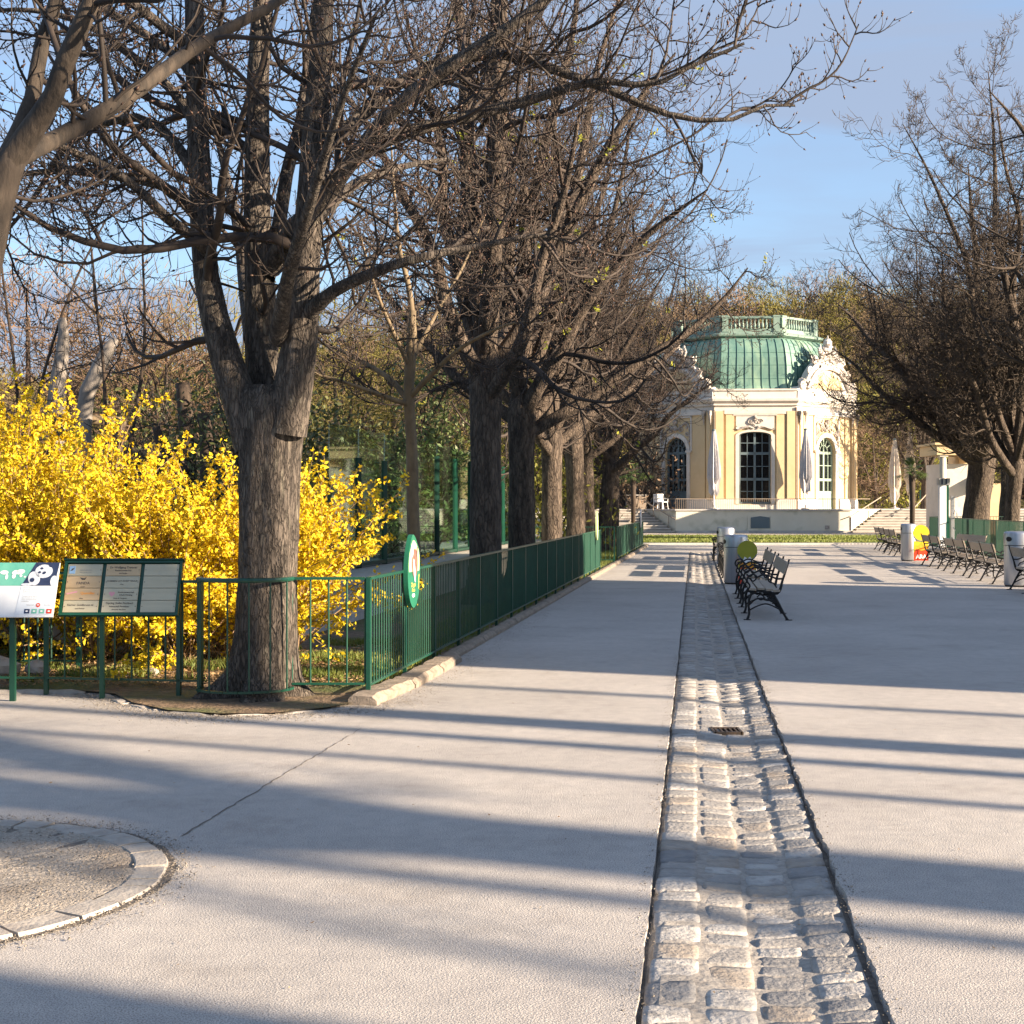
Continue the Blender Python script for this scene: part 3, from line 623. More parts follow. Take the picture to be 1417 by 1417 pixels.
# ------------------------------------------------------------------ avenue trees, left
def limb_px(rows, loc):
    """rows of (px, py, depth, width_px) measured off the tree -> local points and radii"""
    P = []; Q = []
    for px, py, D, wd in rows:
        p = pp(px, py, D) - Vector(loc); P.append(tuple(p)); Q.append(wd / 2 * D / F)
    return P, Q
rg = np.random.default_rng(21)
base = gp(363, 962); base = Vector((-2.14, 12.42, 0))
T1 = [(358, 1000, 12.42, 175), (361, 968, 12.42, 125), (365, 930, 12.42, 92), (368, 880, 12.42, 84), (370, 800, 12.42, 80), (371, 700, 12.42, 82), (372, 640, 12.42, 82), (374, 590, 12.42, 90), (376, 560, 12.42, 92), (377, 535, 12.42, 76)]
L1 = [
 [(352, 620, 12.4, 56), (334, 560, 12.4, 50), (314, 500, 12.4, 45), (293, 423, 12.45, 38), (282, 353, 12.5, 34), (279, 282, 12.5, 33), (275, 212, 12.5, 31), (273, 159, 12.5, 29), (270, 70, 12.5, 28), (266, -60, 12.6, 24), (250, -220, 12.7, 16), (240, -400, 12.8, 6)],
 [(372, 600, 12.6, 56), (362, 500, 12.65, 46), (360, 388, 12.7, 42), (356, 317, 12.7, 38), (356, 212, 12.7, 35), (357, 106, 12.7, 31), (362, 30, 12.7, 28), (372, -100, 12.8, 24), (390, -250, 12.9, 16), (395, -420, 13, 6)],
 [(395, 600, 12.3, 60), (411, 500, 12.25, 52), (420, 423, 12.2, 45), (423, 353, 12.15, 40), (433, 247, 12.1, 40), (437, 176, 12.1, 37), (445, 70, 12.05, 32), (448, 0, 12, 28), (462, -140, 12, 22), (480, -300, 11.9, 14), (490, -420, 11.8, 6)],
 [(370, 385, 12.6, 22), (385, 317, 12.9, 20), (399, 229, 13.2, 18), (416, 169, 13.4, 16), (430, 60, 13.7, 14), (450, -80, 14, 10), (470, -220, 14.3, 4)],
 # long branches to the right
 [(374, 372, 12.5, 30), (406, 317, 12.2, 26), (440, 285, 12.0, 24), (499, 207, 11.8, 22), (548, 148, 11.7, 20), (598, 109, 11.6, 19), (657, 69, 11.5, 18), (716, 30, 11.4, 15), (760, -5, 11.3, 12), (830, -60, 11.2, 8), (900, -100, 11.1, 4)],
 [(428, 285, 12.1, 26), (474, 237, 11.9, 22), (509, 207, 11.9, 20), (563, 183, 12, 18), (622, 168, 12, 17), (677, 153, 12, 16), (736, 138, 12, 14), (795, 119, 11.9, 12), (840, 112, 11.8, 10), (900, 118, 11.7, 8), (960, 90, 11.6, 6), (1030, 60, 11.5, 4)],
 [(448, 205, 12.0, 22), (500, 160, 12.3, 18), (560, 110, 12.5, 16), (620, 85, 12.6, 16), (700, 74, 12.5, 15), (775, 99, 12.4, 14), (830, 119, 12.3, 12), (884, 143, 12.2, 11), (943, 163, 12.1, 8), (1010, 166, 12.0, 6), (1075, 140, 12, 4), (1100, 146, 12, 3)],
 [(420, 440, 12.2, 26), (459, 405, 11.9, 18), (499, 385, 11.7, 16), (548, 366, 11.6, 14), (607, 351, 11.6, 12), (662, 341, 11.7, 9), (746, 326, 11.8, 6), (800, 340, 11.8, 3)],
 # branches to the left
 [(290, 350, 12.4, 20), (272, 332, 12.2, 17), (229, 300, 12, 15), (198, 268, 11.9, 13), (152, 233, 11.8, 11), (106, 212, 11.7, 9), (71, 201, 11.6, 8), (10, 215, 11.5, 6), (-60, 250, 11.4, 3)],
 [(276, 250, 12.5, 18), (261, 226, 12.6, 16), (240, 195, 12.7, 14), (219, 176, 12.8, 13), (183, 162, 12.9, 12), (141, 173, 13, 10), (88, 205, 13.1, 9), (53, 265, 13.2, 7), (0, 332, 13.3, 4)],
 [(284, 305, 12.6, 16), (268, 289, 12.9, 14), (226, 258, 13.2, 13), (148, 243, 13.5, 11), (70, 237, 13.8, 9), (0, 250, 14, 6), (-60, 290, 14.1, 3)],
 [(270, 90, 12.5, 20), (261, 64, 12.3, 16), (219, 32, 12.1, 14), (176, 0, 12, 13), (100, -40, 11.8, 8), (40, -60, 11.7, 4)],
 [(272, 110, 12.5, 18), (247, 81, 12.8, 14), (198, 46, 13.1, 13), (134, 7, 13.3, 11), (60, -30, 13.5, 5)],
 [(275, 190, 12.5, 18), (261, 155, 12.7, 15), (229, 116, 12.9, 13), (169, 67, 13.2, 12), (130, 39, 13.3, 10), (70, 18, 13.4, 8), (0, 14, 13.5, 5), (-60, 30, 13.5, 3)],
 # forwards and backwards, so that the crown is round
 [(384, 470, 12.2, 26), (400, 380, 11.4, 20), (430, 280, 10.6, 15), (470, 150, 9.9, 10), (520, 20, 9.3, 5)],
 [(350, 470, 12.8, 26), (340, 400, 13.8, 20), (330, 320, 14.8, 15), (310, 230, 15.8, 10), (290, 150, 16.6, 5)],
 [(418, 330, 12.4, 24), (450, 290, 13.4, 18), (500, 250, 14.4, 14), (560, 230, 15.4, 9), (620, 220, 16.2, 5)],
]
tree1 = make_tree('chestnut_tree', 'large bare chestnut forking in three, its trunk inside the curved guard rail', 'tree', base,
                  limb_px(T1, base), [limb_px(l, base) for l in L1], rg, kk=(8, 8, 6), bud=.028, flare=.75, sides=40, rm=.0042, limb_sides=16)
# near tree whose trunk stands in the round pit, out of the frame on the left
b0 = Vector((-2.72, 6.35, 0))
T0 = [(-148, 1240, 6.35, 129), (-146, 1150, 6.35, 86), (-120, 900, 6.35, 72), (-80, 600, 6.35, 65), (-30, 380, 6.35, 57), (0, 262, 6.35, 46), (24, 205, 6.38, 38)]
L0 = [
 [(0, 262, 6.35, 40), (20, 205, 6.38, 36), (42, 148, 6.4, 23), (53, 88, 6.45, 21), (64, 35, 6.5, 20), (78, 0, 6.5, 19), (95, -120, 6.6, 15), (110, -300, 6.7, 7), (115, -420, 6.8, 3)],
 [(10, 232, 6.36, 38), (46, 176, 6.35, 33), (70, 141, 6.3, 28), (92, 81, 6.25, 27), (116, 28, 6.2, 25), (135, -20, 6.2, 22), (180, -140, 6.1, 15), (230, -330, 6, 7), (250, -450, 6, 3)],
 [(18, 222, 6.36, 29), (50, 205, 6.5, 26), (81, 190, 6.7, 24), (148, 152, 6.9, 23), (212, 109, 7.1, 21), (268, 67, 7.3, 18), (325, 35, 7.5, 15), (370, 11, 7.6, 14), (420, -20, 7.8, 11), (520, -80, 8, 7), (620, -120, 8.2, 3)],
 [(-40, 420, 6.35, 34), (-120, 300, 6.1, 26), (-230, 180, 5.8, 21), (-380, 60, 5.5, 12), (-500, 0, 5.2, 5)],
 [(-20, 340, 6.4, 29), (-80, 230, 6.9, 22), (-160, 120, 7.5, 15), (-240, 20, 8, 9), (-300, -60, 8.4, 4)],
]
make_tree('chestnut_tree', 'leaning bare chestnut limbs entering the frame high on the left', 'tree', b0,
          limb_px(T0, b0), [limb_px(l, b0) for l in L0], np.random.default_rng(5), kk=(6, 6, 5), bark='barksmooth', bud=.024, flare=.4, sides=28, rm=.0036, limb_sides=14, scale=.8)
# young smooth tree on the raised bed
bs = Vector((-1.20, 17.9, 0))
TS = [(574, 884, 17.9, 22), (574, 800, 17.9, 20), (573, 760, 17.9, 18), (571, 700, 17.9, 17), (570, 640, 17.9, 16), (568, 590, 17.9, 15), (566, 550, 17.9, 15), (567, 500, 17.9, 13), (571, 430, 17.9, 10)]
LS = [
 [(566, 550, 17.9, 11), (572, 470, 17.9, 10), (566, 400, 17.9, 8), (552, 340, 17.9, 6), (545, 260, 18, 4), (540, 180, 18, 2)],
 [(566, 552, 17.9, 9), (595, 520, 17.7, 8), (640, 480, 17.5, 6), (700, 450, 17.3, 4), (740, 445, 17.2, 2)],
 [(566, 556, 17.9, 9), (540, 525, 18.1, 8), (500, 500, 18.4, 6), (460, 480, 18.7, 5), (425, 470, 19, 3)],
 [(566, 560, 17.9, 8), (530, 548, 17.6, 7), (480, 530, 17.3, 5), (430, 515, 17, 4), (390, 500, 16.8, 2)],
 [(570, 500, 17.9, 7), (600, 440, 18.2, 6), (640, 370, 18.5, 4), (670, 300, 18.7, 2)],
 [(568, 510, 17.9, 7), (540, 450, 17.7, 6), (520, 400, 17.5, 4), (500, 330, 17.4, 2)],
]
make_tree('young_tree', 'slender young tree with smooth ochre trunk behind the oval fence sign', 'tree', bs, limb_px(TS, bs), [limb_px(l, bs) for l in LS],
          np.random.default_rng(9), kk=(9, 7, 5), bark='sapling', bud=.02, sides=14, scale=.5, rm=.0040, limb_sides=8)

def row_tree(seed, name, label, loc, hgt=12, tw=.46, fork=3.4, nl=7, spread=4.2, kk=(9, 8, 5), group=None, rm=.006, yl=0, bud=.03, twig='twig', big=None, lean=.1):
    g = np.random.default_rng(seed); a0 = g.uniform(0, 6)
    lx, ly = g.normal(0, lean, 2)
    tr = ([(0, 0, -.15), (0, 0, .15), (.02, 0, .6), (lx * .5, ly * .5, fork * .6), (lx, ly, fork), (lx, ly, fork + .5)], [tw * .85, tw * .66, tw * .55, tw * .5, tw * .56, tw * .3])
    ls = []
    for i in range(nl):
        a = a0 + i * 2.4 + g.normal(0, .25); f = i / max(nl - 1, 1); el = .35 + f * .95
        if big and i < len(big): a, el = big[i]
        ln = (spread * (1.15 - .25 * f)) / max(math.cos(el), .35); ln = min(ln, (hgt - fork) * 1.05)
        z0 = fork - .5 + f * .9; p = np.array([lx, ly, z0]); P = [tuple(p)]
        e = el; rr = tw * .5 * (.62 if i % 2 else .5) * (1.0 if f < .6 else 1.1)
        Rr = [rr]; az = a
        for s in range(7):
            q = (s + 1) / 7
            e += g.normal(0, .12) + (.10 if s < 3 else -.04) ; az += g.normal(0, .16)
            p = p + np.array([math.cos(az) * math.cos(e), math.sin(az) * math.cos(e), math.sin(e)]) * ln / 7
            P.append(tuple(p)); Rr.append(rr * (1 - q) ** .8 + .015)
        ls.append((P, Rr))
    # leader
    P = [(lx, ly, fork)]; 
    for s in range(6): P.append((P[-1][0] + g.normal(0, .22), P[-1][1] + g.normal(0, .22), fork + (hgt - fork) * (s + 1) / 7))
    ls.append((P, [tw * .34 * (1 - s / 6.6) + .012 for s in range(7)]))
    return make_tree(name, label, 'tree', loc, tr, ls, g, kk=kk, bark='barkfar', twig=twig, bud=bud, group=group, rm=rm, yl=yl, sides=20, limb_sides=9, flare=.25, scale=1.0)
GA = 'bare chestnut trees lining the avenue behind the green fence'
ta = row_tree(31, 'chestnut_tree', 'thick dark chestnut trunk just right of the slender young tree', (-.46, 24, 0), 12.5, .50, 3.9, 8, 4.3, group=GA, yl=60, kk=(10, 10, 7))
tb = row_tree(47, 'chestnut_tree', 'dark chestnut trunk with a heavy black limb rising to the right, third along the fence', (.18, 28.9, 0), 12.2, .50, 3.5, 8, 4.1, group=GA, yl=60, big=[(.25, .60)], kk=(10, 10, 7))
tcx = row_tree(58, 'chestnut_tree', 'chestnut trunk lit on its right side, behind the end of the long railing', (.94, 34.6, 0), 11.8, .46, 3.2, 7, 4.4, group=GA, yl=20, kk=(10, 10, 7))
dup(ta, (1.82, 41, 0), 2.2, 'stout chestnut trunk with a dappled lit patch, left of the gap in the fence', .98, skip=('young_leaves',))
dup(tb, (2.43, 45.8, 0), 3.9, 'chestnut trunk standing close behind the gap in the green railing', .95, skip=('young_leaves',))
dup(tcx, (3.29, 51.8, 0), 1.2, 'narrow chestnut trunk second from the far end of the left row', 1.0, skip=('young_leaves',))
dup(ta, (4.12, 58.0, 0), 2.6, 'last chestnut of the left row, beside the pavilion stairs', .76, skip=('young_leaves',))

# ------------------------------------------------------------------ avenue trees, right (most of the row stands outside the frame)
GB = 'bare chestnut trees lining the right side of the avenue'
tr1 = row_tree(63, 'chestnut_tree', 'massive old chestnut with a knobbly trunk behind the right railing, crown reaching over the pavilion', (17.6, 55, 0), 17, .92, 4.4, 9, 6.0, kk=(14, 13, 9), group=GB, rm=.012, bud=0, twig='twigfar', big=[(3.25, .40), (3.6, .85), (2.6, .65)])
tr2 = row_tree(71, 'chestnut_tree', 'thinner leaning chestnut trunk at the right edge in front of the yellow porch', (17.25, 50, 0), 17.5, .50, 3.0, 8, 5.2, kk=(14, 13, 8), group=GB, rm=.011, bud=0, twig='twigfar', lean=.3)
tr1.scale = (1, 1, .80)
dup(tr1, (19.0, 44, 0), 2.4, 'tall chestnut crown spreading in from the right edge above the benches', .86)
dup(tr2, (18.6, 37, 0), 2.9, 'chestnut beyond the right edge, nearer than the steel litter bin', .85)
dup(tr1, (22.6, 66, 0), 1.1, 'grey chestnut crown farther back at the right, over the porch', .80)
dup(tr2, (26.5, 93, .3), .6, 'bare crown standing high behind the closed parasols, nearest the hill', (.95, .95, 1.12))
# trees behind the camera's right shoulder, whose trunk shadows cross the foreground
sd2 = Vector((math.cos(SAZ), math.sin(SAZ)))
pn = Vector((-math.sin(SAZ), math.cos(SAZ)))      # across the light: p = pn . (x, y)
def at_p(p, t):      # the ground point that lies p across and t along the light
    q = pn * p + sd2 * t; return (q.x, q.y, 0)
tS = row_tree(83, 'plane_tree', 'tall straight plane tree outside the frame on the right, its shadow crossing the path', at_p(6.55, 27), 17, .82, 9.2, 7, 4.2, kk=(6, 6, 4), group=None, rm=.012, bud=0)
tS.children[0]
dup(tS, at_p(10.20, 19.5), 1.0, 'unseen crownless stem added outside the frame to cast shade on the large forked trunk', (.54, .54, 1.1), skip=('crown', 'buds'))  # added stem without crown, placed so its shade covers the trunk's left part
def shade_caster(label, p, t, r0):  # unseen posts, added only to throw the narrow shadow bands on the path
    o = thing('shade_caster_post', label, 'lamp post', at_p(p, t), 0, 'unseen posts added outside the frame for their shadows')
    mb = MB(); mb.lathe([(r0 * 1.8, 0), (r0 * 1.8, .5), (r0 * 1.1, .6), (r0, 1.2), (r0 * .8, 9)], 16); mb.build('post', 'greendark', o, smooth=True)
    mb = MB(); mb.lathe([(.10, 0), (.26, .12), (.30, .5), (.06, .7)], 16, (0, 0, 9)); mb.build('caster_head', 'whiteprint', o)
shade_caster('unseen post added outside the frame to cast the second narrow shadow', 9.35, 21, .13)
shade_caster('thin unseen post added outside the frame to cast the nearest narrow shadow', 8.35, 21, .09)
shade_caster('unseen post added outside the frame to cast the farthest narrow shadow', 12.0, 24, .11)
shade_caster('unseen post added outside the frame to cast a band beside the widest shadow', 5.75, 26, .12)
# unseen buildings added outside the frame to shade the avenue and the near ground
def shade_house(label, x0, x1, y0, y1, hgt, ridge):
    t = thing('added_house', label, 'building', ((x0 + x1) / 2, (y0 + y1) / 2, 0)); sx, sy = (x1 - x0) / 2, (y1 - y0) / 2
    mb = MB(); mb.box((0, 0, hgt / 2), (2 * sx, 2 * sy, hgt)); mb.build('wall', 'stucco', t)
    mb = MB(); a = sx + .02; b = sy + .02
    mb.add([(-a, -b, hgt), (a, -b, hgt), (a, b, hgt), (-a, b, hgt), (0, -b + sx * .6, ridge), (0, b - sx * .6, ridge)], [(0, 1, 4), (1, 2, 5, 4), (2, 3, 5), (3, 0, 4, 5), (3, 2, 1, 0)]); mb.build('roof', 'roofslate', t)
    for i in range(int(sy * 2 / 3.4)):
        y = -sy + 1.8 + i * 3.4; mb = MB(); mb.box((-sx - .02, y, 2.2), (.08, 1.3, 2.0)); w_ = mb.build('window', 'winframe', t)
        mb = MB(); mb.box((-sx - .065, y, 2.2), (.02, 1.1, 1.8)); mb.build('pane', 'glass', w_)
shade_house('long unseen building added outside the frame on the right to shade the middle of the avenue', 20, 31, 6.15, 19.8, 10.2, 12.5)
shade_house('unseen building added behind the camera on the right to shade the near left ground', 12, 22, -18, -4.95, 9, 11)

# ------------------------------------------------------------------ fences
def fence(name, label, pts, h=1.03, gap=.12, sp=.11, rise=None, post_every=1.45, bar_r=.0075, m='green', group=None, posts_at=None, sq=True, railw=.045):
    """railing along a ground polyline; bars, rails, posts"""
    loc = Vector((pts[0][0], pts[0][1], 0)); t = thing(name, label, 'fence', loc, 0, group)
    P = [Vector((p[0], p[1], 0)) - loc for p in pts]
    mb = MB(); mb.tube([p + Vector((0, 0, h)) for p in P], railw / 2, 8) if len(P) > 4 else [mb.bar(a + Vector((0, 0, h)), b + Vector((0, 0, h)), railw, .012 * 2) for a, b in zip(P[:-1], P[1:])]
    mb.build('top_rail', m, t)
    mb = MB(); [mb.bar(a + Vector((0, 0, gap)), b + Vector((0, 0, gap)), railw * .8, .018) for a, b in zip(P[:-1], P[1:])]; mb.build('bottom_rail', m, t)
    mb = MB(); seg = [(b - a).length for a, b in zip(P[:-1], P[1:])]; tot = sum(seg)
    def at(s):
        for (a, b), l in zip(zip(P[:-1], P[1:]), seg):
            if s <= l + 1e-6: return a + (b - a) * (s / l), (b - a).normalized()
            s -= l
        return P[-1].copy(), (P[-1] - P[-2]).normalized()
    n = int(tot / sp)
    for i in range(n + 1):
        p, d = at(tot * i / n); mb.tube([p + Vector((0, 0, gap)), p + Vector((0, 0, h))], bar_r, 6 if bar_r < .01 else 8, cap=False)
    mb.build('bars', m, t, smooth=True)
    ps = posts_at if posts_at is not None else [tot * i / max(round(tot / post_every), 1) for i in range(max(round(tot / post_every), 1) + 1)]
    for s in ps:
        p, d = at(s); q = MB(); a = math.atan2(d.y, d.x); q.box((0, 0, h / 2 - .0), (.036, .036, h + .01), a)
        o = q.build('post', m, t); o.location = p
    return t
fence('railing', 'long green railing receding along the kerb from the corner beside the large tree', [(FL(12.36), 12.36), (FL(36.7), 36.7)], sp=.095)
fence('railing', 'short green railing leaf set across the gap at the far end of the long railing', [(FL(41) + .06, 41), (-.2, 41)], sp=.12, h=1.05)
fence('railing', 'far green railing section ending beside the pavilion stairs', [(FL(43), 43), (FL(58), 58)], sp=.11)
fence('railing', 'green railing with wide bars between the guard rail and the corner post', [(-2.05 + .17, 12.36), (FL(12.36) - .03, 12.36)], sp=.135, gap=.13, bar_r=.009, posts_at=[])
arc = [(-2.66, 12.36)] + [(-2.27 + .40 * math.cos(a), 12.30 + .33 * math.sin(a)) for a in [PI + PI * i / 10 for i in range(11)]] + [(-1.88, 12.36)]
fence('guard_rail', 'curved green guard rail bulging around the large forked trunk', arc, h=1.03, gap=.10, sp=.165, posts_at=[0, .03], railw=.04, bar_r=.008)
fence('railing', 'dark green railing behind the sponsor board in front of the yellow shrubs', [(-4.05, 12.62), (-2.68, 12.40)], sp=.15, posts_at=[1.2], gap=.15, h=1.0, bar_r=.009)
fence('railing', 'green railing behind the panda board at the left edge', [(-9, 12.78), (-4.07, 12.63)], sp=.15, gap=.15, h=1.0, bar_r=.009, post_every=1.6)
fence('railing', 'dark inner railing close behind the panda board', [(-9, 14.2), (-4.2, 14.0)], sp=.13, gap=.15, h=1.0, bar_r=.010, m='greendark')
fence('railing', 'green railing of thin bars on the lawn behind the right row of benches', [(RF(24), 24), (RF(60), 60)], sp=.12, h=1.2, post_every=2.2, gap=.08, bar_r=.010)
fence('railing', 'dark green railing across the far end of the right lawn', [(RF(60), 60), (30, 61.5)], sp=.12, h=1.2, post_every=2.2, gap=.08, bar_r=.010, m='greendark')

# glass screen of the enclosure
GLN = lambda D: -2.96 + .16 * (D - 23.1)
t = thing('glass_screen', 'tall clear glass screen on dark green posts above the raised wall', 'glass screen', (0, 0, .58))
gd = [18.6, 20.9, 23.2, 25.0, 26.8, 29.2, 31.4, 33.4, 35.2, 37.6, 40, 42.4]
for i, D in enumerate(gd):
    h = 1.35 if D < 24.9 else (1.9 if D < 30 else 2.15)
    mb = MB(); mb.box((GLN(D), D, h / 2), (.10, .16, h), .15); mb.build('post', 'green' if i % 3 else 'greendark', t)
for i, (a, b) in enumerate(zip(gd[:-1], gd[1:])):
    h = 1.3 if b < 24.9 else 2.4; z0 = .08
    mb = MB(); A = Vector((GLN(a), a + .05, 0)); B = Vector((GLN(b), b - .05, 0)); d = (B - A).normalized(); n_ = Vector((d.y, -d.x, 0)) * .006
    vs = [A - n_, B - n_, B + n_, A + n_]; mb.prism([(v.x, v.y) for v in vs], z0, h); mb.build('pane', 'clear', t)
mb = MB(); mb.bar((GLN(18.6), 18.6, .05), (GLN(42.4), 42.4, .05), .12, .06); mb.build('base_rail', 'greendark', t)

# ------------------------------------------------------------------ forsythia
def forsythia(name, label, loc, bases, n, rg, L0, spread, lean=(0, 0), flowers=90, start=.22):
    t = thing(name, label, 'shrub', loc)
    B = np.array(bases, float)[rg.integers(0, len(bases), n)] + rg.normal(0, .07, (n, 3)) * [1, 1, .1]
    a = rg.uniform(0, 2 * PI, n); tilt = np.abs(rg.normal(0, spread, n))
    d = norm(np.stack([np.cos(a) * np.sin(tilt) + lean[0], np.sin(a) * np.sin(tilt) + lean[1], np.cos(tilt)], 1))
    Ln = L0 * rg.uniform(.6, 1.12, n); k = 12; P = np.zeros((n, k, 3)); P[:, 0] = B; p = B.copy()
    for q in range(1, k):
        d = norm(d + rg.normal(0, .06, d.shape) + np.array([0, 0, -.035 * q / k * 3]))
        p = p + d * (Ln / (k - 1))[:, None]; P[:, q] = p
    P[:, :, 2] = np.maximum(P[:, :, 2], .03)
    Rr = np.linspace(1, .3, k)[None] * rg.uniform(.006, .012, (n, 1))
    Cp, CR = children(P, Rr, 8, .25, 1.0, .65, .30, .5, 7, .10, lambda f: .05, rg, lmin=.25, rmin=.003, up=.3)
    V, Fq = tubes([(P, Rr, 5), (Cp, CR, 3)]); arr_mesh('stems', V, Fq, 'stem', t, smooth=True)
    pts = []
    def along(Pa, cnt, s0):
        m, kk = Pa.shape[:2]; tt = rg.uniform(s0, 1, (m, cnt)); x = tt * (kk - 1); i = np.minimum(x.astype(int), kk - 2); f = (x - i)[..., None]
        r_ = np.arange(m)[:, None]; return (Pa[r_, i] * (1 - f) + Pa[r_, i + 1] * f).reshape(-1, 3)
    q = np.concatenate([along(P, int(flowers * .8), start), along(Cp, int(flowers * .33), .05)])
    q += rg.normal(0, .022, q.shape)
    V, Fl = leaves(q, .048, rg, .52); V2, F2 = leaves(q + rg.normal(0, .008, q.shape), .044, rg, .5)
    mi = (rg.uniform(size=len(q)) < .35).astype(int)
    arr_mesh('blossom', np.concatenate([V, V2]), [Fl, F2 + len(V)], ['petal', 'petal2'], t, np.concatenate([mi, mi]))
    return t
rg = np.random.default_rng(77)
forsythia('forsythia', 'tallest golden forsythia shrub at the left edge behind the panda board', (-5.1, 15.2, .04), [(-.6, .2, 0), (0, 0, 0), (.5, .3, 0), (-1.3, .3, 0)], 230, rg, 2.55, .40, flowers=74, start=.32)
forsythia('forsythia', 'golden forsythia shrub between the sponsor board and the large trunk', (-3.35, 14.6, .04), [(0, 0, 0), (.35, .25, 0), (-.45, .3, 0), (-.9, .3, 0)], 190, rg, 1.95, .50, flowers=60, start=.55)
forsythia('forsythia', 'golden forsythia spraying out to the right of the large trunk above the white wall', (-2.45, 15.1, .04), [(0, 0, 0), (-.25, .1, 0)], 80, rg, 1.90, .36, lean=(.22, .0), flowers=48, start=.55)

# grass tufts and fallen leaves in the bed
def tufts(name, pts, hgt, m, rg, wd=.008):
    n = len(pts); d = norm(rg.normal(0, .35, (n, 3)) + [0, 0, 1]); s = norm(np.cross(d, rg.normal(size=(n, 3)))) * wd; h_ = hgt * rg.uniform(.4, 1.2, (n, 1))
    V = np.stack([pts - s, pts + s, pts + d * h_], 1).reshape(-1, 3)
    return struct(arr_mesh(name, V, [np.arange(3 * n).reshape(-1, 3)], m), 'stuff')
def scat(n, x0, x1, y0, y1, z, clump=0):
    P = np.stack([rg.uniform(x0, x1, n), rg.uniform(y0, y1, n), np.full(n, z)], 1)
    if clump:
        k = np.sin(P[:, 0] * 3.1 + 1) * np.sin(P[:, 1] * 4.3) + .5 * np.sin(P[:, 0] * 9) * np.cos(P[:, 1] * 7); P = P[k > clump - 1]
    return P
G1 = scat(26000, -7, -1.35, 12.95, 16.5, .07, 1.25)
G2 = scat(9000, -2.2, -1.25, 13.2, 17.4, .05, .9); G2 = G2[G2[:, 0] < -1.227 + .142 * (G2[:, 1] - 12.36) - .15]
D_ = rg.uniform(13, 58, 16000); G3 = np.stack([FL(D_) - rg.uniform(.05, 1.0, 16000) * np.minimum(1, .4 + D_ * .02), D_, np.full(16000, .03)], 1)
tufts('grass', np.concatenate([G1, G2, G3]), .085, 'grass', rg)
LV = scat(15000, -7, -1.3, 12.85, 16.6, .085, 0); LV[:, 2] += rg.uniform(-.03, .02, len(LV)); LV = LV[(LV[:, 0] < -1.227 + .142 * (LV[:, 1] - 12.36) - .1)]
V, Fl = leaves(LV, .05, rg, .6); V[:, 2] = np.repeat(LV[:, 2], 4) + rg.normal(0, .006, len(V)); struct(arr_mesh('fallen_leaves', V, [Fl], 'drygrass'), 'stuff')
D_ = rg.uniform(63, 78, 30000); P_ = np.stack([rg.uniform(4, 34, 30000), D_, np.full(30000, .05)], 1); tufts('lawn_grass', P_, .09, 'grass', rg, .03)
# loose grit along the bed edge, round the pit and in the gutter joints
def grit(name, P, size, m):
    n = len(P); a = rg.normal(size=(n, 4, 3)); a = norm(a) * (size * rg.uniform(.4, 1.3, (n, 1, 1))); V = (P[:, None] + a * [1, 1, .7]); V[:, :, 2] = np.maximum(V[:, :, 2], P[:, None, 2] - .001)
    b = np.arange(n)[:, None, None] * 4; f = np.array([[0, 1, 2], [0, 2, 3], [0, 3, 1], [1, 3, 2]])[None]
    return struct(arr_mesh(name, V.reshape(-1, 3), [(b + f).reshape(-1, 3)], m), 'stuff')
def near_line(pts, n, sd):
    pts = np.array(pts, float); i = rg.integers(0, len(pts) - 1, n); t_ = rg.uniform(size=(n, 1)); p = pts[i] * (1 - t_) + pts[i + 1] * t_
    return np.concatenate([p + rg.normal(0, 1, (n, 2)) * sd, np.full((n, 1), .004)], 1)
g1 = near_line([(-9, 12.7), (-3.75, 12.7), (-3.45, 12.45), (-3.15, 11.9), (-2.75, 11.45), (-2.3, 11.25), (-1.85, 11.3), (-1.3, 11.7), (-1.0, 12.2)], 9000, .16)
g2 = near_line([(FL(D) + .32, D) for D in (12, 16, 24, 40)], 3500, .12)
th_ = rg.uniform(0, 2 * PI, 6000); rr_ = PR + .02 + rg.normal(0, .07, 6000); g3 = np.stack([pc.x + rr_ * np.cos(th_), pc.y + rr_ * np.sin(th_), np.full(6000, .008)], 1)
rr_ = PR * np.sqrt(rg.uniform(0, .75, 4000)); th_ = rg.uniform(0, 2 * PI, 4000); g3b = np.stack([pc.x + rr_ * np.cos(th_), pc.y + rr_ * np.sin(th_), np.full(4000, .022)], 1)
grit('loose_grit', np.concatenate([g1, g2, g3, g3b]), .008, 'gravel')
D4 = rg.uniform(3.8, 16, 2600); sg = np.where(rg.uniform(size=2600) < .5, -1, 1); g4 = np.stack([SC(D4) + sg * (HW + .03) + rg.normal(0, .03, 2600), D4, np.full(2600, .002)], 1)
grit('gutter_grit', g4, .006, 'gravel')
# a little litter on the path
k = 420; P_ = np.stack([rg.uniform(-3.4, 6, k), rg.uniform(4.8, 30, k), np.full(k, .006)], 1); V, Fl = leaves(P_, .022, rg, .5); V[:, 2] = .004 + rg.uniform(0, .006, len(V))
struct(arr_mesh('path_litter', V, [Fl], 'drygrass'), 'stuff')

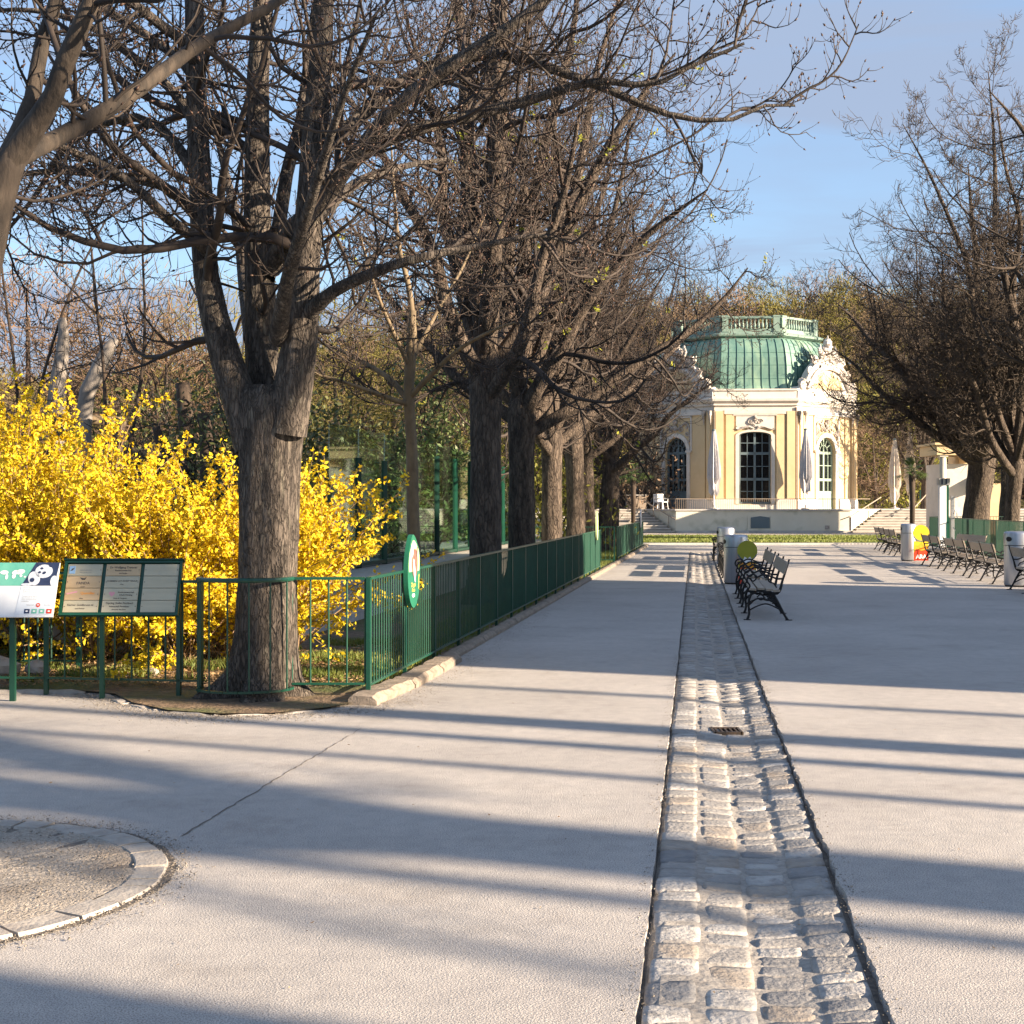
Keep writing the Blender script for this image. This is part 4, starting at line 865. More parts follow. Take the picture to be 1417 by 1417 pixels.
# ------------------------------------------------------------------ shrubs and bare trees of the enclosure
def bush(name, label, loc, rx, rz, n, m, rg, size=.14, group=None, twigs=40, z0=0, ry=None):
    t = thing(name, label, 'shrub', loc, 0, group); ry = ry or rx
    d = norm(rg.normal(size=(n, 3))); d[:, 2] = np.abs(d[:, 2]) * 1.0 - .15
    lump = 1 + .25 * np.sin(d[:, :1] * 6 + loc[0]) * np.cos(d[:, 1:2] * 5) + .15 * np.sin(d[:, 2:] * 11 + loc[1]); r = rg.uniform(.15, 1, (n, 1)) ** .5
    P = d * r * lump * np.array([rx, ry, rz]) + [0, 0, z0 + rz * .15]; P[:, 2] = np.maximum(P[:, 2], .05)
    P += rg.normal(0, .1, P.shape)
    V, Fl = leaves(P, size, rg, .4); arr_mesh('foliage', V, [Fl], m, t)
    e = norm(rg.normal(size=(twigs, 3)) * [1, 1, .4] + [0, 0, .9]) * np.array([rx, ry, rz * 1.05]) * rg.uniform(.7, 1.05, (twigs, 1)); b = rg.normal(0, .15, (twigs, 3)) * [1, 1, 0]
    T_ = np.linspace(0, 1, 6)[None, :, None]; Pt = b[:, None] * (1 - T_) + e[:, None] * T_ + rg.normal(0, .06, (twigs, 6, 3)) * T_
    V, Fq = tubes([(Pt, np.linspace(.035, .006, 6)[None].repeat(twigs, 0), 4)]); arr_mesh('branches', V, Fq, 'twigfar', t)
    return t
GS = 'evergreen shrubs behind the glass screen'
z6 = .57
bush('evergreen_shrub', 'dark olive evergreen shrub right behind the large trunk', (-4.6, 27, z6), 2.0, 4.1, 5200, 'leafev', rg, .13, GS)
bush('evergreen_shrub', 'broad olive evergreen shrub left of the large trunk above the forsythia', (-7.4, 31, z6), 2.3, 3.6, 4200, 'leafev', rg, .14, GS)
bush('evergreen_shrub', 'olive evergreen shrub seen through the glass left of the slender tree', (-4.2, 33, z6), 1.9, 3.4, 4200, 'leafev', rg, .13, GS)
bush('bamboo', 'pale green bamboo thicket behind the tall glass pane', (-2.1, 36, z6), 1.5, 4.6, 3800, 'bamboo', rg, .16)
bush('evergreen_shrub', 'dark evergreen shrub at the far left behind the pale log frame', (-11.5, 33, z6), 2.6, 3.0, 3600, 'leafev', rg, .15, GS)
bush('evergreen_shrub', 'low green shrub at the foot of the glass screen near the slender tree', (GLN(30) - .7, 30.2, z6), .9, .55, 1500, 'bamboo', rg, .07)
bush('yellow_shrub', 'yellow green budding shrub between the first two dark trunks', (-.2, 44, .5), 2.4, 5.6, 4200, 'leafol', rg, .15)
bush('yellow_shrub', 'yellow green budding shrub between the second and third dark trunks', (1.4, 52, .2), 2.4, 5.0, 3000, 'leafol', rg, .17)
bush('brown_shrub', 'dense brown leafless shrub at the left corner of the pavilion', (8.0, 92, .2), 3.2, 6.4, 1500, 'wood_rust', rg, .3, twigs=160)
# bare background trees standing one by one
def bare(name, label, loc, h, rx, seed, n=1500, m='wood_rust', ln=.9, wd=.05, group=None):
    g = np.random.default_rng(seed); t = thing(name, label, 'tree', loc, 0, group)
    V = crownlet((0, 0, h * .60), rx, h * .42, n, g, ln, wd); arr_mesh('crown', V, [np.arange(len(V)).reshape(-1, 3)], m, t)
    P1 = [[(0, 0, -.2), (g.normal(0, .1), 0, h * .3), (g.normal(0, .2), 0, h * .8)]]; R1 = [[.02 * h, .015 * h, .004 * h]]
    for i in range(9):
        e = norm(g.normal(size=3) * [1, 1, .2] + [0, 0, .9]) * h * .5; s = np.array([0, 0, h * g.uniform(.18, .45)]); P1.append([s, s + e * .5 + [0, 0, .1 * g.normal()], s + e]); R1.append([.010 * h, .006 * h, .002 * h])
    V, Fq = tubes([(np.array(P1, float), np.array(R1), 7)]); arr_mesh('trunk', V, Fq, 'barkfar', t, smooth=True)
    return t
GT = 'bare trees in front of the wooded hill'
bare('bare_tree', 'round bare tree crowning the hill above the pavilion roof', (1120 / 1 * 0 + (1121 - CX) / F * 190, 190, float(hillh(39, 190)) - .5), 13.5, 6.2, 1, 3200, ln=1.2, wd=.06)
bare('brown_tree', 'low reddish bare tree beside the right wall of the pavilion', ((1212 - CX) / F * 104, 104, 0), 8.5, 3.6, 2, 4200, 'wood_rust', .7, .035)
bush('yellow_green_tree', 'yellow green tree coming into leaf right of the pavilion', ((1262 - CX) / F * 108, 108, 0), 4.8, 11.5, 5200, 'leafol', rg, .34)
bush('yellow_green_tree', 'tall yellow green tree behind the palm and the closed parasols', ((1312 - CX) / F * 116, 116, 0), 5.6, 13.0, 5200, 'leafol', rg, .36)
for i, (px, D, h, rx, m, lb) in enumerate([
    (40, 46, 9.5, 3.0, 'wood_rust', 'bare brown tree farthest left above the forsythia'),
    (165, 52, 10.0, 3.3, 'wood_brown', 'bare brown tree behind the leaning pale log'),
    (235, 44, 8.0, 2.8, 'wood_rust', 'bare reddish tree behind the two dark stumps'),
    (300, 58, 10.5, 3.6, 'wood_olive', 'olive tinted bare tree left of the large trunk'),
    (470, 55, 9.5, 3.6, 'wood_olive', 'olive tinted bare tree just right of the large trunk'),
    (545, 62, 10.5, 3.8, 'wood_brown', 'bare brown tree behind the slender young tree'),
    (620, 66, 10.5, 3.8, 'wood_olive', 'olive bare tree left of the first dark trunk of the row'),
    (700, 72, 11.0, 4.0, 'wood_brown', 'bare brown tree behind the first two dark trunks'),
    (790, 82, 11.5, 4.2, 'wood_olive', 'olive bare tree behind the middle of the tree row'),
    (860, 100, 12.5, 4.5, 'wood_rust', 'reddish bare tree left of the pavilion')]):
    bare('bare_tree', lb, ((px - CX) / F * D, D, .1), h, rx, 100 + i, 2600, m, .55 + D * .006, .022 + D * .0004, GT)
# thin dark stemmed saplings rising over the forsythia
def wiry(label, loc, seed, h=7, n=3):
    g = np.random.default_rng(seed); ls = []
    for i in range(n):
        p = np.array([g.normal(0, .1), g.normal(0, .1), 0]); d = norm(np.array([g.normal(0, .14), g.normal(0, .14), 1])); P = [tuple(p)]
        for s in range(8): d = norm(d + g.normal(0, .07, 3)); p = p + d * h / 8; P.append(tuple(p))
        ls.append((P, list(np.linspace(.05, .012, 9))))
    return make_tree('thin_tree', label, 'tree', loc, ([(0, 0, -.1), (0, 0, .1), (0, 0, .3), (0, 0, .5)], [.12, .10, .09, .05]), ls, g, kk=(8, 6, 4), bark='darkwood', twig='twig', sides=8, limb_sides=7, rm=.006, scale=.6)
wiry('thin dark tree with two stems above the forsythia, left of the large trunk', (-7.1, 26, z6), 4, 7.4, 2)
wiry('thin wiry tree at the far left edge above the forsythia', (-10.3, 30, z6), 6, 8.5, 3)
# pale dead trunks and dark stumps
def log(name, label, cat, loc, pts, rr, m):
    t = thing(name, label, cat, loc); mb = MB(); P, Q = resample(pts, rr, 12); mb.tube(P, list(Q), 12); mb.build('trunk', m, t, smooth=True); return t
zt = z6
def lp(px, py, D, loc): return tuple(pp(px, py, D) - Vector(loc))
for px0, lab, pts, rr, m, D in [
    (82, 'upright pale dead trunk rising from the forsythia at the left', [(78, 700), (78, 560), (82, 520), (88, 470), (86, 440)], [.20, .19, .17, .12, .08], 'deadwood', 30),
    (140, 'leaning pale dead trunk with a broken upper end', [(112, 700), (118, 560), (128, 530), (146, 490), (160, 468)], [.16, .16, .17, .15, .08], 'deadwood', 29),
    (258, 'tall dark sawn stump above the yellow shrubs', [(262, 720), (260, 640), (258, 590), (253, 530)], [.18, .17, .16, .14], 'darkwood', 28),
    (285, 'short dark forked stump beside the tall stump', [(290, 720), (288, 640), (286, 600), (281, 572)], [.18, .16, .13, .12], 'darkwood', 27),
    (240, 'dark log leaning against the tall stump', [(262, 655), (245, 640), (225, 618), (216, 590)], [.13, .12, .10, .08], 'darkwood', 27.5)]:
    loc = Vector(((px0 - CX) / F * D, D, zt)); log('dead_trunk', lab, 'dead tree', loc, [lp(x, y, D, loc) for x, y in pts], rr, m)
t = thing('climbing_frame', 'rustic log platform with branch props behind the forsythia', 'climbing frame', (-8.9, 29.5, z6))
mb = MB(); mb.tube([(-.9, 0, 2.9), (1.0, .1, 2.8)], .10, 8); mb.tube([(.7, .1, 2.3), (2.6, 0, 1.9)], .09, 8); mb.tube([(.3, 0, 2.0), (2.4, .2, 1.95)], .08, 8); mb.build('cross_logs', 'sapling', t, smooth=True)
for x in (-.6, .8, 2.3): mb = MB(); mb.tube([(x, 0, 0), (x + .1, .05, 2.8 - .3 * (x > 1))], .09, 8); mb.build('leg', 'darkwood', t, smooth=True)
# blue-white panel and rocks low at the left
t = thing('bench_wall', 'pale bluish low wall glimpsed through the railings at the far left', 'wall', (-6.2, 15.9, .08)); mb = MB(); mb.box((0, 0, .32), (2.2, .12, .42)); mb.build('panel', 'bluewhite', t); mb = MB(); mb.box((0, .01, .06), (2.2, .2, .12)); mb.build('footing', 'darkwood', t)
for i, (x, y, s, lb) in enumerate([(-4.75, 13.4, .16, 'largest pale rock on the soil under the panda board'), (-4.45, 13.55, .11, 'pale rock beside the largest rock, to its right'), (-4.95, 13.6, .13, 'rock half hidden at the left edge behind the railing'), (-3.35, 13.5, .05, 'small white stone on the leaf litter near the board post')]):
    o = MB(); o.sphere((0, 0, 0), s, 10, (1.2, .9, .75), jit=.25); o = o.build('rock', 'rock', None, smooth=False); o.location = (x, y, .08 + s * .4); tag(o, lb, 'rock')

# ------------------------------------------------------------------ boards
def lectern(name, label, cx, D, z0, w_, ln, tilt):
    t = thing(name, label, 'sign', (cx, D, z0)); return t
BW, BH = 1.015, .50; tl = R(24)
t = thing('sponsor_board', 'green framed sponsor board with three columns of brass plates on a post', 'sign', (-3.345, 12.28, .715))
Rt = Matrix.Rotation(-tl, 4, 'X')    # leans back: the top edge is farther away
def bd(mb): mb.T = Rt; return mb
FR = .022
mb = bd(MB())
for z in (FR / 2, BH - FR / 2): mb.box((0, 0, z), (BW, .045, FR))
for x in (-BW / 2 + FR / 2, BW / 2 - FR / 2): mb.box((x, 0, BH / 2), (FR, .044, BH - 2 * FR))
mb.build('frame', 'green', t)
mb = bd(MB()); mb.box((0, .012, BH / 2), (BW - 2 * FR + .004, .01, BH - 2 * FR + .004)); mb.build('backing', 'green', t)
mb = bd(MB()); mb.box((0, .0, BH + .006), (BW + .02, .07, .014)); mb.build('hood', 'greendark', t)
cw = .296; rh = (BH - 2 * FR - .012) / 4
xs_ = [-.333, 0, .333]
for ci in range(3):
    for ri in range(4):
        z = BH - FR - .006 - rh * (ri + .5); x = xs_[ci] * .99
        mb = bd(MB()); mb.box((x, -.001, z), (cw, .012, rh - .005)); br = (ci == 1 and ri == 0) or (ci == 0 and ri in (1, 2))
        pl = mb.build('plate', 'plateB' if br else 'plateA', t)
        q = bd(MB()); [q.box((x + s * (cw / 2 - .012), -.008, z), (.006, .004, .006)) for s in (-1, 1)]; q.build('screw', 'ink', pl)
def btext(s, x, z, size, m='ink', par=t, bold=.0004):
    p = Rt @ Vector((x, -.0085, z)); return text(s, size, m, par, p, (PI / 2 - tl, 0, 0), bold=bold)
zz = [BH - FR - .006 - rh * (i + .5) for i in range(4)]
btext('PANDA', xs_[0], zz[1] - .012, .034, 'ink'); btext('GmbH', xs_[0], zz[1] - .045, .014)
btext('Quendler', xs_[0] + .05, zz[2] + .008, .032, 'orange'); btext('Wien', xs_[0], zz[2] - .040, .015)
btext('Karner Goldbrunn id', xs_[0], zz[3] + .012, .026); btext('und Partner', xs_[0], zz[3] - .020, .017)
btext('Dr Wolfgang Trattner', xs_[1], zz[0] + .022, .026); btext('Rechtsanwalt KG', xs_[1], zz[0] - .006, .020); btext('und Familie', xs_[1], zz[0] - .032, .015)
btext('COMMERZ LOT INVEST GROUP', xs_[1], zz[1] + .008, .0185); btext('Wien', xs_[1], zz[1] - .022, .014)
btext('Kinderpatenschaft', xs_[1] + .045, zz[2] + .016, .019); btext('Schule Hietzing', xs_[1] + .045, zz[2] - .008, .018); btext('Klasse 2b Tiergarten', xs_[1], zz[2] - .038, .014)
btext('Dipl.Ing. Stefan Fischbach', xs_[1], zz[3] + .028, .023); btext('Patenschaft Pandabaer', xs_[1], zz[3] - .002, .019); btext('Freunde des Zoos', xs_[1], zz[3] - .029, .016)
mb = bd(MB()); mb.box((xs_[0] - .105, -.0085, zz[0]), (.05, .004, .07)); mb.build('logo', 'bluep', t)
mb = bd(MB()); mb.add([(xs_[0] - .122, -.0115, zz[0] - .012), (xs_[0] - .1, -.0115, zz[0] - .006), (xs_[0] - .086, -.0115, zz[0] + .02), (xs_[0] - .108, -.0115, zz[0] + .010)], [(0, 1, 2, 3)]); mb.build('bird_mark', 'ink', t)
btext('SCHONBRUNN', xs_[0] + .01, zz[0] - .004, .015, 'inkgrey'); btext('TIERGARTEN WIEN', xs_[0] + .01, zz[0] - .024, .012, 'inkgrey')
mb = bd(MB()); mb.add([(xs_[0] - .035, -.0085, zz[1] + .042), (xs_[0] - .012, -.0085, zz[1] + .018), (xs_[0] + .012, -.0085, zz[1] + .018), (xs_[0] + .026, -.0085, zz[1] + .045), (xs_[0] + .004, -.0085, zz[1] + .034)], [(0, 1, 2, 3, 4)]); mb.build('crest', 'ink', t)
mb = bd(MB()); mb.add([(xs_[0] - .135, -.0085, zz[2] - .005), (xs_[0] - .04, -.0085, zz[2] + .015), (xs_[0] - .04, -.0085, zz[2] + .03), (xs_[0] - .135, -.0085, zz[2] + .006)], [(0, 1, 2, 3)]); mb.build('banner_mark', 'pink', t)
mb = bd(MB()); hx = xs_[1] - .075
hp = [(hx + .026 * 16 / 16 * math.sin(a) ** 3, -.0085, zz[2] + .002 + .026 / 16 * (13 * math.cos(a) - 5 * math.cos(2 * a) - 2 * math.cos(3 * a) - math.cos(4 * a))) for a in [i * 2 * PI / 20 for i in range(20)]]
mb.add(hp, [tuple(range(20))]); mb.build('heart_mark', 'pink', t)
mb = MB(); mb.box((-.16, .08, -.355), (.038, .038, .73)); mb.build('post', 'greendark', t)

t = thing('panda_board', 'pale information board with a panda photo and world map, cut by the left edge', 'sign', (-4.45, 12.12, .715))
PW, PH = 1.20, .49
mb = bd(MB()); mb.box((0, 0, PH / 2), (PW, .016, PH)); mb.build('panel', 'whiteprint', t)
def flat(par, name, m, polys, y=-.0095):
    mb = bd(MB())
    for P in polys: mb.add([(x, y, z) for x, z in P], [tuple(range(len(P)))])
    return mb.build(name, m, par)
def ell(cx, cz, rx, rz, n=20, rot=0): return [(cx + rx * math.cos(a) * math.cos(rot) - rz * math.sin(a) * math.sin(rot), cz + rx * math.cos(a) * math.sin(rot) + rz * math.sin(a) * math.cos(rot)) for a in [i * 2 * PI / n for i in range(n)]]
r_ = PW / 2
flat(t, 'map_field', 'teal', [[(-r_, .28), (.30, .28), (.40, PH), (-r_, PH)]])
flat(t, 'world_map', 'white', [ell(.14, .40, .035, .018), ell(.165, .36, .012, .024), ell(.235, .40, .03, .02, rot=.3), ell(.225, .365, .016, .02), ell(.275, .405, .04, .022, rot=.2), ell(.285, .37, .012, .012), ell(.32, .36, .01, .007)], -.012)
ph = flat(t, 'panda_photo', 'navy', [[(.30, .28), (r_ - .02, .28), (r_ - .0, PH), (.40, PH)]], -.0115)
flat(ph, 'fur', 'furwhite', [ell(.475, .41, .075, .062), ell(.40, .345, .05, .065, rot=.3), ell(.345, .29, .05, .012), ell(.57, .32, .03, .05)], -.013)
for e_ in [ell(.455, .435, .014, .010), ell(.48, .395, .017, .012, rot=.5), ell(.44, .40, .013, .010), ell(.535, .465, .024, .02), ell(.43, .475, .02, .015), ell(.385, .33, .02, .02)]: flat(ph, 'dark_patch', 'navy', [e_], -.0145)
flat(t, 'standing_panda', 'navy', [ell(.03, .15, .085, .15), ell(.0, .36, .05, .06)], -.0115)
flat(t, 'panda_belly', 'furwhite', [ell(.02, .145, .10, .018), ell(-.02, .30, .05, .05)], -.013)
flat(t, 'text_column', 'bluewhite', [[(.28, .02), (r_ - .03, .02), (r_ - .02, .275), (.30, .275)]], -.0105)
for i in range(9):
    p = Rt @ Vector((.32, -.0125, .262 - i * .0155)); text(['Grosser Panda  Giant panda', 'Der Grosse Panda lebt in den', 'Bergwaeldern Chinas und', 'frisst vor allem Bambus', '', 'The giant panda lives in', 'the mountain forests of', 'China and feeds mostly', 'on bamboo'][i] or ' ', .0135, 'inkgrey', t, p, (PI / 2 - tl, 0, 0), ax='LEFT')
flat(t, 'round_logo', 'red', [ell(.465, .105, .018, .019)], -.0125)
text('W', .02, 'white', t, Rt @ Vector((.465, -.0145, .105)), (PI / 2 - tl, 0, 0), bold=.0006)
text('Patenschaft', .014, 'inkgrey', t, Rt @ Vector((.40, -.0125, .105)), (PI / 2 - tl, 0, 0)); text('Zoo Wien', .014, 'inkgrey', t, Rt @ Vector((.545, -.0125, .105)), (PI / 2 - tl, 0, 0))
for i, m in enumerate(['navy', 'teal', 'teal', 'red']):
    x = .355 + i * .062; flat(t, 'icon', m, [[(x, .03), (x + .045, .03), (x + .045, .07), (x, .07)]], -.0125)
    flat(t, 'icon_mark', 'white', [ell(x + .022, .05, .011, .007)], -.0145)
for x in (.23, -.4): mb = MB(); mb.box((x, .10, -.35), (.045, .045, .76)); mb.build('leg', 'greendark', t)

# oval sign clipped to the long railing
oD = 13.85
t = thing('oval_sign', 'oval dark green fence sign with an animal picture and yellow lettering', 'sign', (FL(oD) + .055, oD, 1.01), 0)
t.rotation_euler = (0, 0, PI / 2 - .142 - .05)
out = []
for i in range(48):
    a = 2 * PI * i / 48; x = .225 * math.cos(a); z = .335 * math.sin(a)
    if .9 < a < 2.9: z += .035 * math.exp(-((a - 1.75) / .35) ** 2)
    if 0 < a < 1.4: x += .02 * math.sin(a * 2.2); z -= .02 * math.exp(-((a - 1.0) / .15) ** 2)
    out.append((x, z))
def plate(mbn, P, y0, y1):
    n = len(P); mbn.add([(x, y0, z) for x, z in P] + [(x, y1, z) for x, z in P], [tuple(range(n)), tuple(range(n, 2 * n))[::-1]] + [(i, n + i, n + (i + 1) % n, (i + 1) % n) for i in range(n)])
mb = MB(); plate(mb, out, -.022, .022); mb.build('panel', 'signgreen', t)
def face(name, m, P, y): mb = MB(); mb.add([(x, y, z) for x, z in P], [tuple(range(len(P)))]); return mb.build(name, m, t)
face('picture_field', 'limegreen', [(x * .86, .07 + z * .66) for x, z in out if z > -.11], -.0235)
face('animal_head', 'brownfur', ell(.02, .09, .11, .14), -.0255); face('animal_blaze', 'furwhite', ell(.0, .02, .03, .12, rot=.25), -.0275); face('animal_ear', 'furwhite', ell(-.09, .21, .05, .06), -.0275); face('animal_horn', 'brownfur', ell(.10, .20, .018, .05, rot=-.3), -.0275)
for i, (s, z, sz) in enumerate([('Ziegen', -.115, .055), ('Goats', -.165, .045)]): text(s, sz, 'yellowp', t, (-.03, -.025, z), (PI / 2, 0, 0), bold=.001)
text('Tierpate', .042, 'yellowp', t, (.17, -.025, -.09), (PI / 2, PI / 2, 0), bold=.001); face('small_mark', 'white', ell(-.03, -.215, .05, .018), -.025)
mb = MB(); mb.box((0, .05, -.05), (.10, .06, .40)); mb.build('bracket', 'greendark', t)
for D, lb in ((35.2, 'thin oval sign on the long railing near its far end'), (55.5, 'thin oval sign on the farthest railing by the stairs')):
    c = MB(); plate(c, [(.8 * x, z) for x, z in out], -.02, .02); r = thing('oval_sign', lb, 'sign', (FL(D) + .05, D, 1.15), PI / 2 - .142); c.build('panel', 'limegreen' if D < 40 else 'white', r); c = MB(); c.box((0, .04, -.2), (.06, .04, .5)); c.build('bracket', 'greendark', r)

# ------------------------------------------------------------------ pavilion
PTH = R(-3.0); PX, PY, PZ = 15.41, 96.4, 1.45
pav = thing('pavilion', 'yellow octagonal baroque pavilion with a green copper roof and white sculpted gables', 'pavilion', (PX, PY, PZ), PTH)
E, WF = 6.95, 2.5
def octa(e, w): return [(-w, -e), (w, -e), (e, -w), (e, w), (w, e), (-w, e), (-e, w), (-e, -w)]
def oct_ring(mb, prof, mi=0):
    """stack of octagons: prof rows (e, w, z)"""
    vs = [(x, y, z) for e, w, z in prof for x, y in octa(e, w)]; n = len(prof)
    mb.add(vs, [(i * 8 + j, i * 8 + (j + 1) % 8, (i + 1) * 8 + (j + 1) % 8, (i + 1) * 8 + j) for i in range(n - 1) for j in range(8)] + [tuple(range(8))[::-1], tuple((n - 1) * 8 + j for j in range(8))], mi)
def off(d): return (E + d, WF + d * .414)
mb = MB(); oct_ring(mb, [(*off(-.45), 0), (*off(-.45), 6.4)]); mb.build('core', 'curtain', pav)
mb = MB(); oct_ring(mb, [(*off(.03), 6.06), (*off(.03), 6.35), (*off(.16), 6.42), (*off(.16), 6.52), (*off(.34), 6.68), (*off(.36), 6.82), (*off(.22), 6.86)]); mb.build('cornice', 'trim', pav)
mb = MB(); oct_ring(mb, [(*off(.05), 6.86), (*off(.05), 7.30), (*off(.14), 7.34), (*off(.14), 7.44), (*off(-.1), 7.46)]); mb.build('attic', 'trim', pav)
# roof: bell-shaped copper mansard
rp = [(6.25, 2.15, 7.44), (6.12, 2.08, 7.7), (6.06, 2.05, 8.3), (6.05, 2.04, 8.9), (5.98, 2.0, 9.5), (5.78, 1.97, 10.0), (5.42, 1.94, 10.45), (5.0, 1.90, 10.75), (4.62, 1.86, 10.9)]
roof = MB(); oct_ring(roof, rp); roof = roof.build('roof', 'copper', pav)
mb = MB()
for k in range(8):
    nseg = 8 if k % 2 == 0 else 10
    for s in range(nseg + 1):
        f = s / nseg; pts = []
        for e, w, z in rp[:-1]:
            o = octa(e + .015, w + .006); a, b = o[k], o[(k + 1) % 8]; pts.append((a[0] + (b[0] - a[0]) * f, a[1] + (b[1] - a[1]) * f, z))
        mb.tube(pts, .027, 4, cap=False)
mb.build('roof_seam', 'seam', roof)
mb = MB()
for z in (8.15, 9.0, 9.8):
    for k in range(8):
        i = max(j for j in range(len(rp)) if rp[j][2] <= z); a_, b_ = rp[i], rp[i + 1]; q = (z - a_[2]) / (b_[2] - a_[2]); o = octa(a_[0] + (b_[0] - a_[0]) * q + .006, a_[1] + (b_[1] - a_[1]) * q)
        mb.tube([(*o[k], z), (*o[(k + 1) % 8], z)], .012, 4, cap=False)
mb.build('sheet_joint', 'seam', roof)
mb = MB(); oct_ring(mb, [(4.75, 1.95, 10.88), (4.98, 2.04, 10.98), (5.0, 2.05, 11.10), (4.75, 1.95, 11.2), (4.55, 1.86, 11.24)]); mb.build('roof_cornice', 'coppertrim', pav)
# balustrade
bal = MB(); oct_ring(bal, [(4.62, 1.90, 11.22), (4.62, 1.90, 11.46), (4.4, 1.8, 11.46)]); bal = bal.build('balustrade', 'coppertrim', pav)
mb = MB(); oB = octa(4.52, 1.86)
for k in range(8):
    a, b = Vector((*oB[k], 12.18)), Vector((*oB[(k + 1) % 8], 12.18)); mb.bar(a, b, .26, .14)
mb.build('handrail', 'coppertrim', bal)
for k in range(8):
    a, b = Vector((*oB[k], 0)), Vector((*oB[(k + 1) % 8], 0)); L_ = (b - a).length; n = int((L_ - 1.0) / .235)
    for i in range(n):
        p = a + (b - a) * ((.5 + (L_ - 1.0) * (i + .5) / n) / L_)
        mb = MB(); mb.lathe([(.05, 11.46), (.10, 11.6), (.09, 11.72), (.045, 11.9), (.06, 12.02), (.07, 12.12)], 8, (p.x, p.y, 0)); mb.build('baluster', 'coppertrim', bal)
for k in range(8):
    a, b = Vector((*oB[k], 0)), Vector((*oB[(k + 1) % 8], 0)); d = (b - a).normalized(); an = math.atan2(d.y, d.x)
    for p in (a + d * .24, b - d * .24):
        mb = MB(); mb.box((p.x, p.y, 11.72), (.40, .30, .92), an); mb.box((p.x, p.y, 12.25), (.46, .36, .10), an); o = mb.build('pedestal', 'coppertrim', bal)
# faces
class Face:
    def __init__(s, k):
        s.k = k; s.diag = k % 2 == 1; s.a = -PI / 2 + k * PI / 4; s.d = E if not s.diag else (E + WF) / math.sqrt(2); s.h = WF if not s.diag else (E - WF) / math.sqrt(2)
        n = Vector((math.cos(s.a), math.sin(s.a), 0)); t = Vector((-math.sin(s.a), math.cos(s.a), 0))
        s.T = Matrix(((t.x, n.x, 0, n.x * s.d), (t.y, n.y, 0, n.y * s.d), (0, 0, 1, 0), (0, 0, 0, 1)))      # local x along, y outward, z up
        s.T = s.T
def FM(f): m = MB(); m.T = f.T; return m
def opening(rw, z0, spring, rise, n=16):
    P = [(-rw, z0)]
    for i in range(n + 1):
        a = PI - PI * i / n; P.append((rw * math.cos(a), spring + rise * math.sin(a)))
    P.append((rw, z0)); return P
def skin(mb, hw, z0, z1, op, y0, y1):
    """wall slab with an arched opening"""
    rw = -op[0][0]
    def slab(poly): 
        n = len(poly); mb.add([(x, y0, z) for x, z in poly] + [(x, y1, z) for x, z in poly], [tuple(range(n)), tuple(range(n, 2 * n))[::-1]] + [(i, n + i, n + (i + 1) % n, (i + 1) % n) for i in range(n)])
    slab([(-hw, z0), (-rw, z0), (-rw, z1), (-hw, z1)]); slab([(rw, z0), (hw, z0), (hw, z1), (rw, z1)])
    if op[0][1] > z0: slab([(-rw, z0), (rw, z0), (rw, op[0][1]), (-rw, op[0][1])])
    a = op[1:-1]
    for (xa, za), (xb, zb) in zip(a[:-1], a[1:]): slab([(xa, za), (xb, zb), (xb, z1), (xa, z1)])
def band(mb, op, wd, y0, y1):
    """moulding along an opening"""
    n = len(op); cx = 0; cz = op[1][1]
    out = []
    for i, (x, z) in enumerate(op):
        if i == 0: out.append((x - wd, z))
        elif i == n - 1: out.append((x + wd, z))
        else:
            dx, dz = x, (z - cz) * 1.0; l = math.hypot(dx, dz) or 1; out.append((x + wd * dx / l, z + wd * dz / l if z > cz + 1e-6 else z))
    # flat shallow arches: push straight up as well
    for i in range(n - 1):
        a, b, c, d = op[i], op[i + 1], out[i + 1], out[i]
        q = [a, b, c, d]; mb.add([(x, y0, z) for x, z in q] + [(x, y1, z) for x, z in q], [(0, 1, 2, 3), (7, 6, 5, 4), (0, 4, 5, 1), (1, 5, 6, 2), (2, 6, 7, 3), (3, 7, 4, 0)])
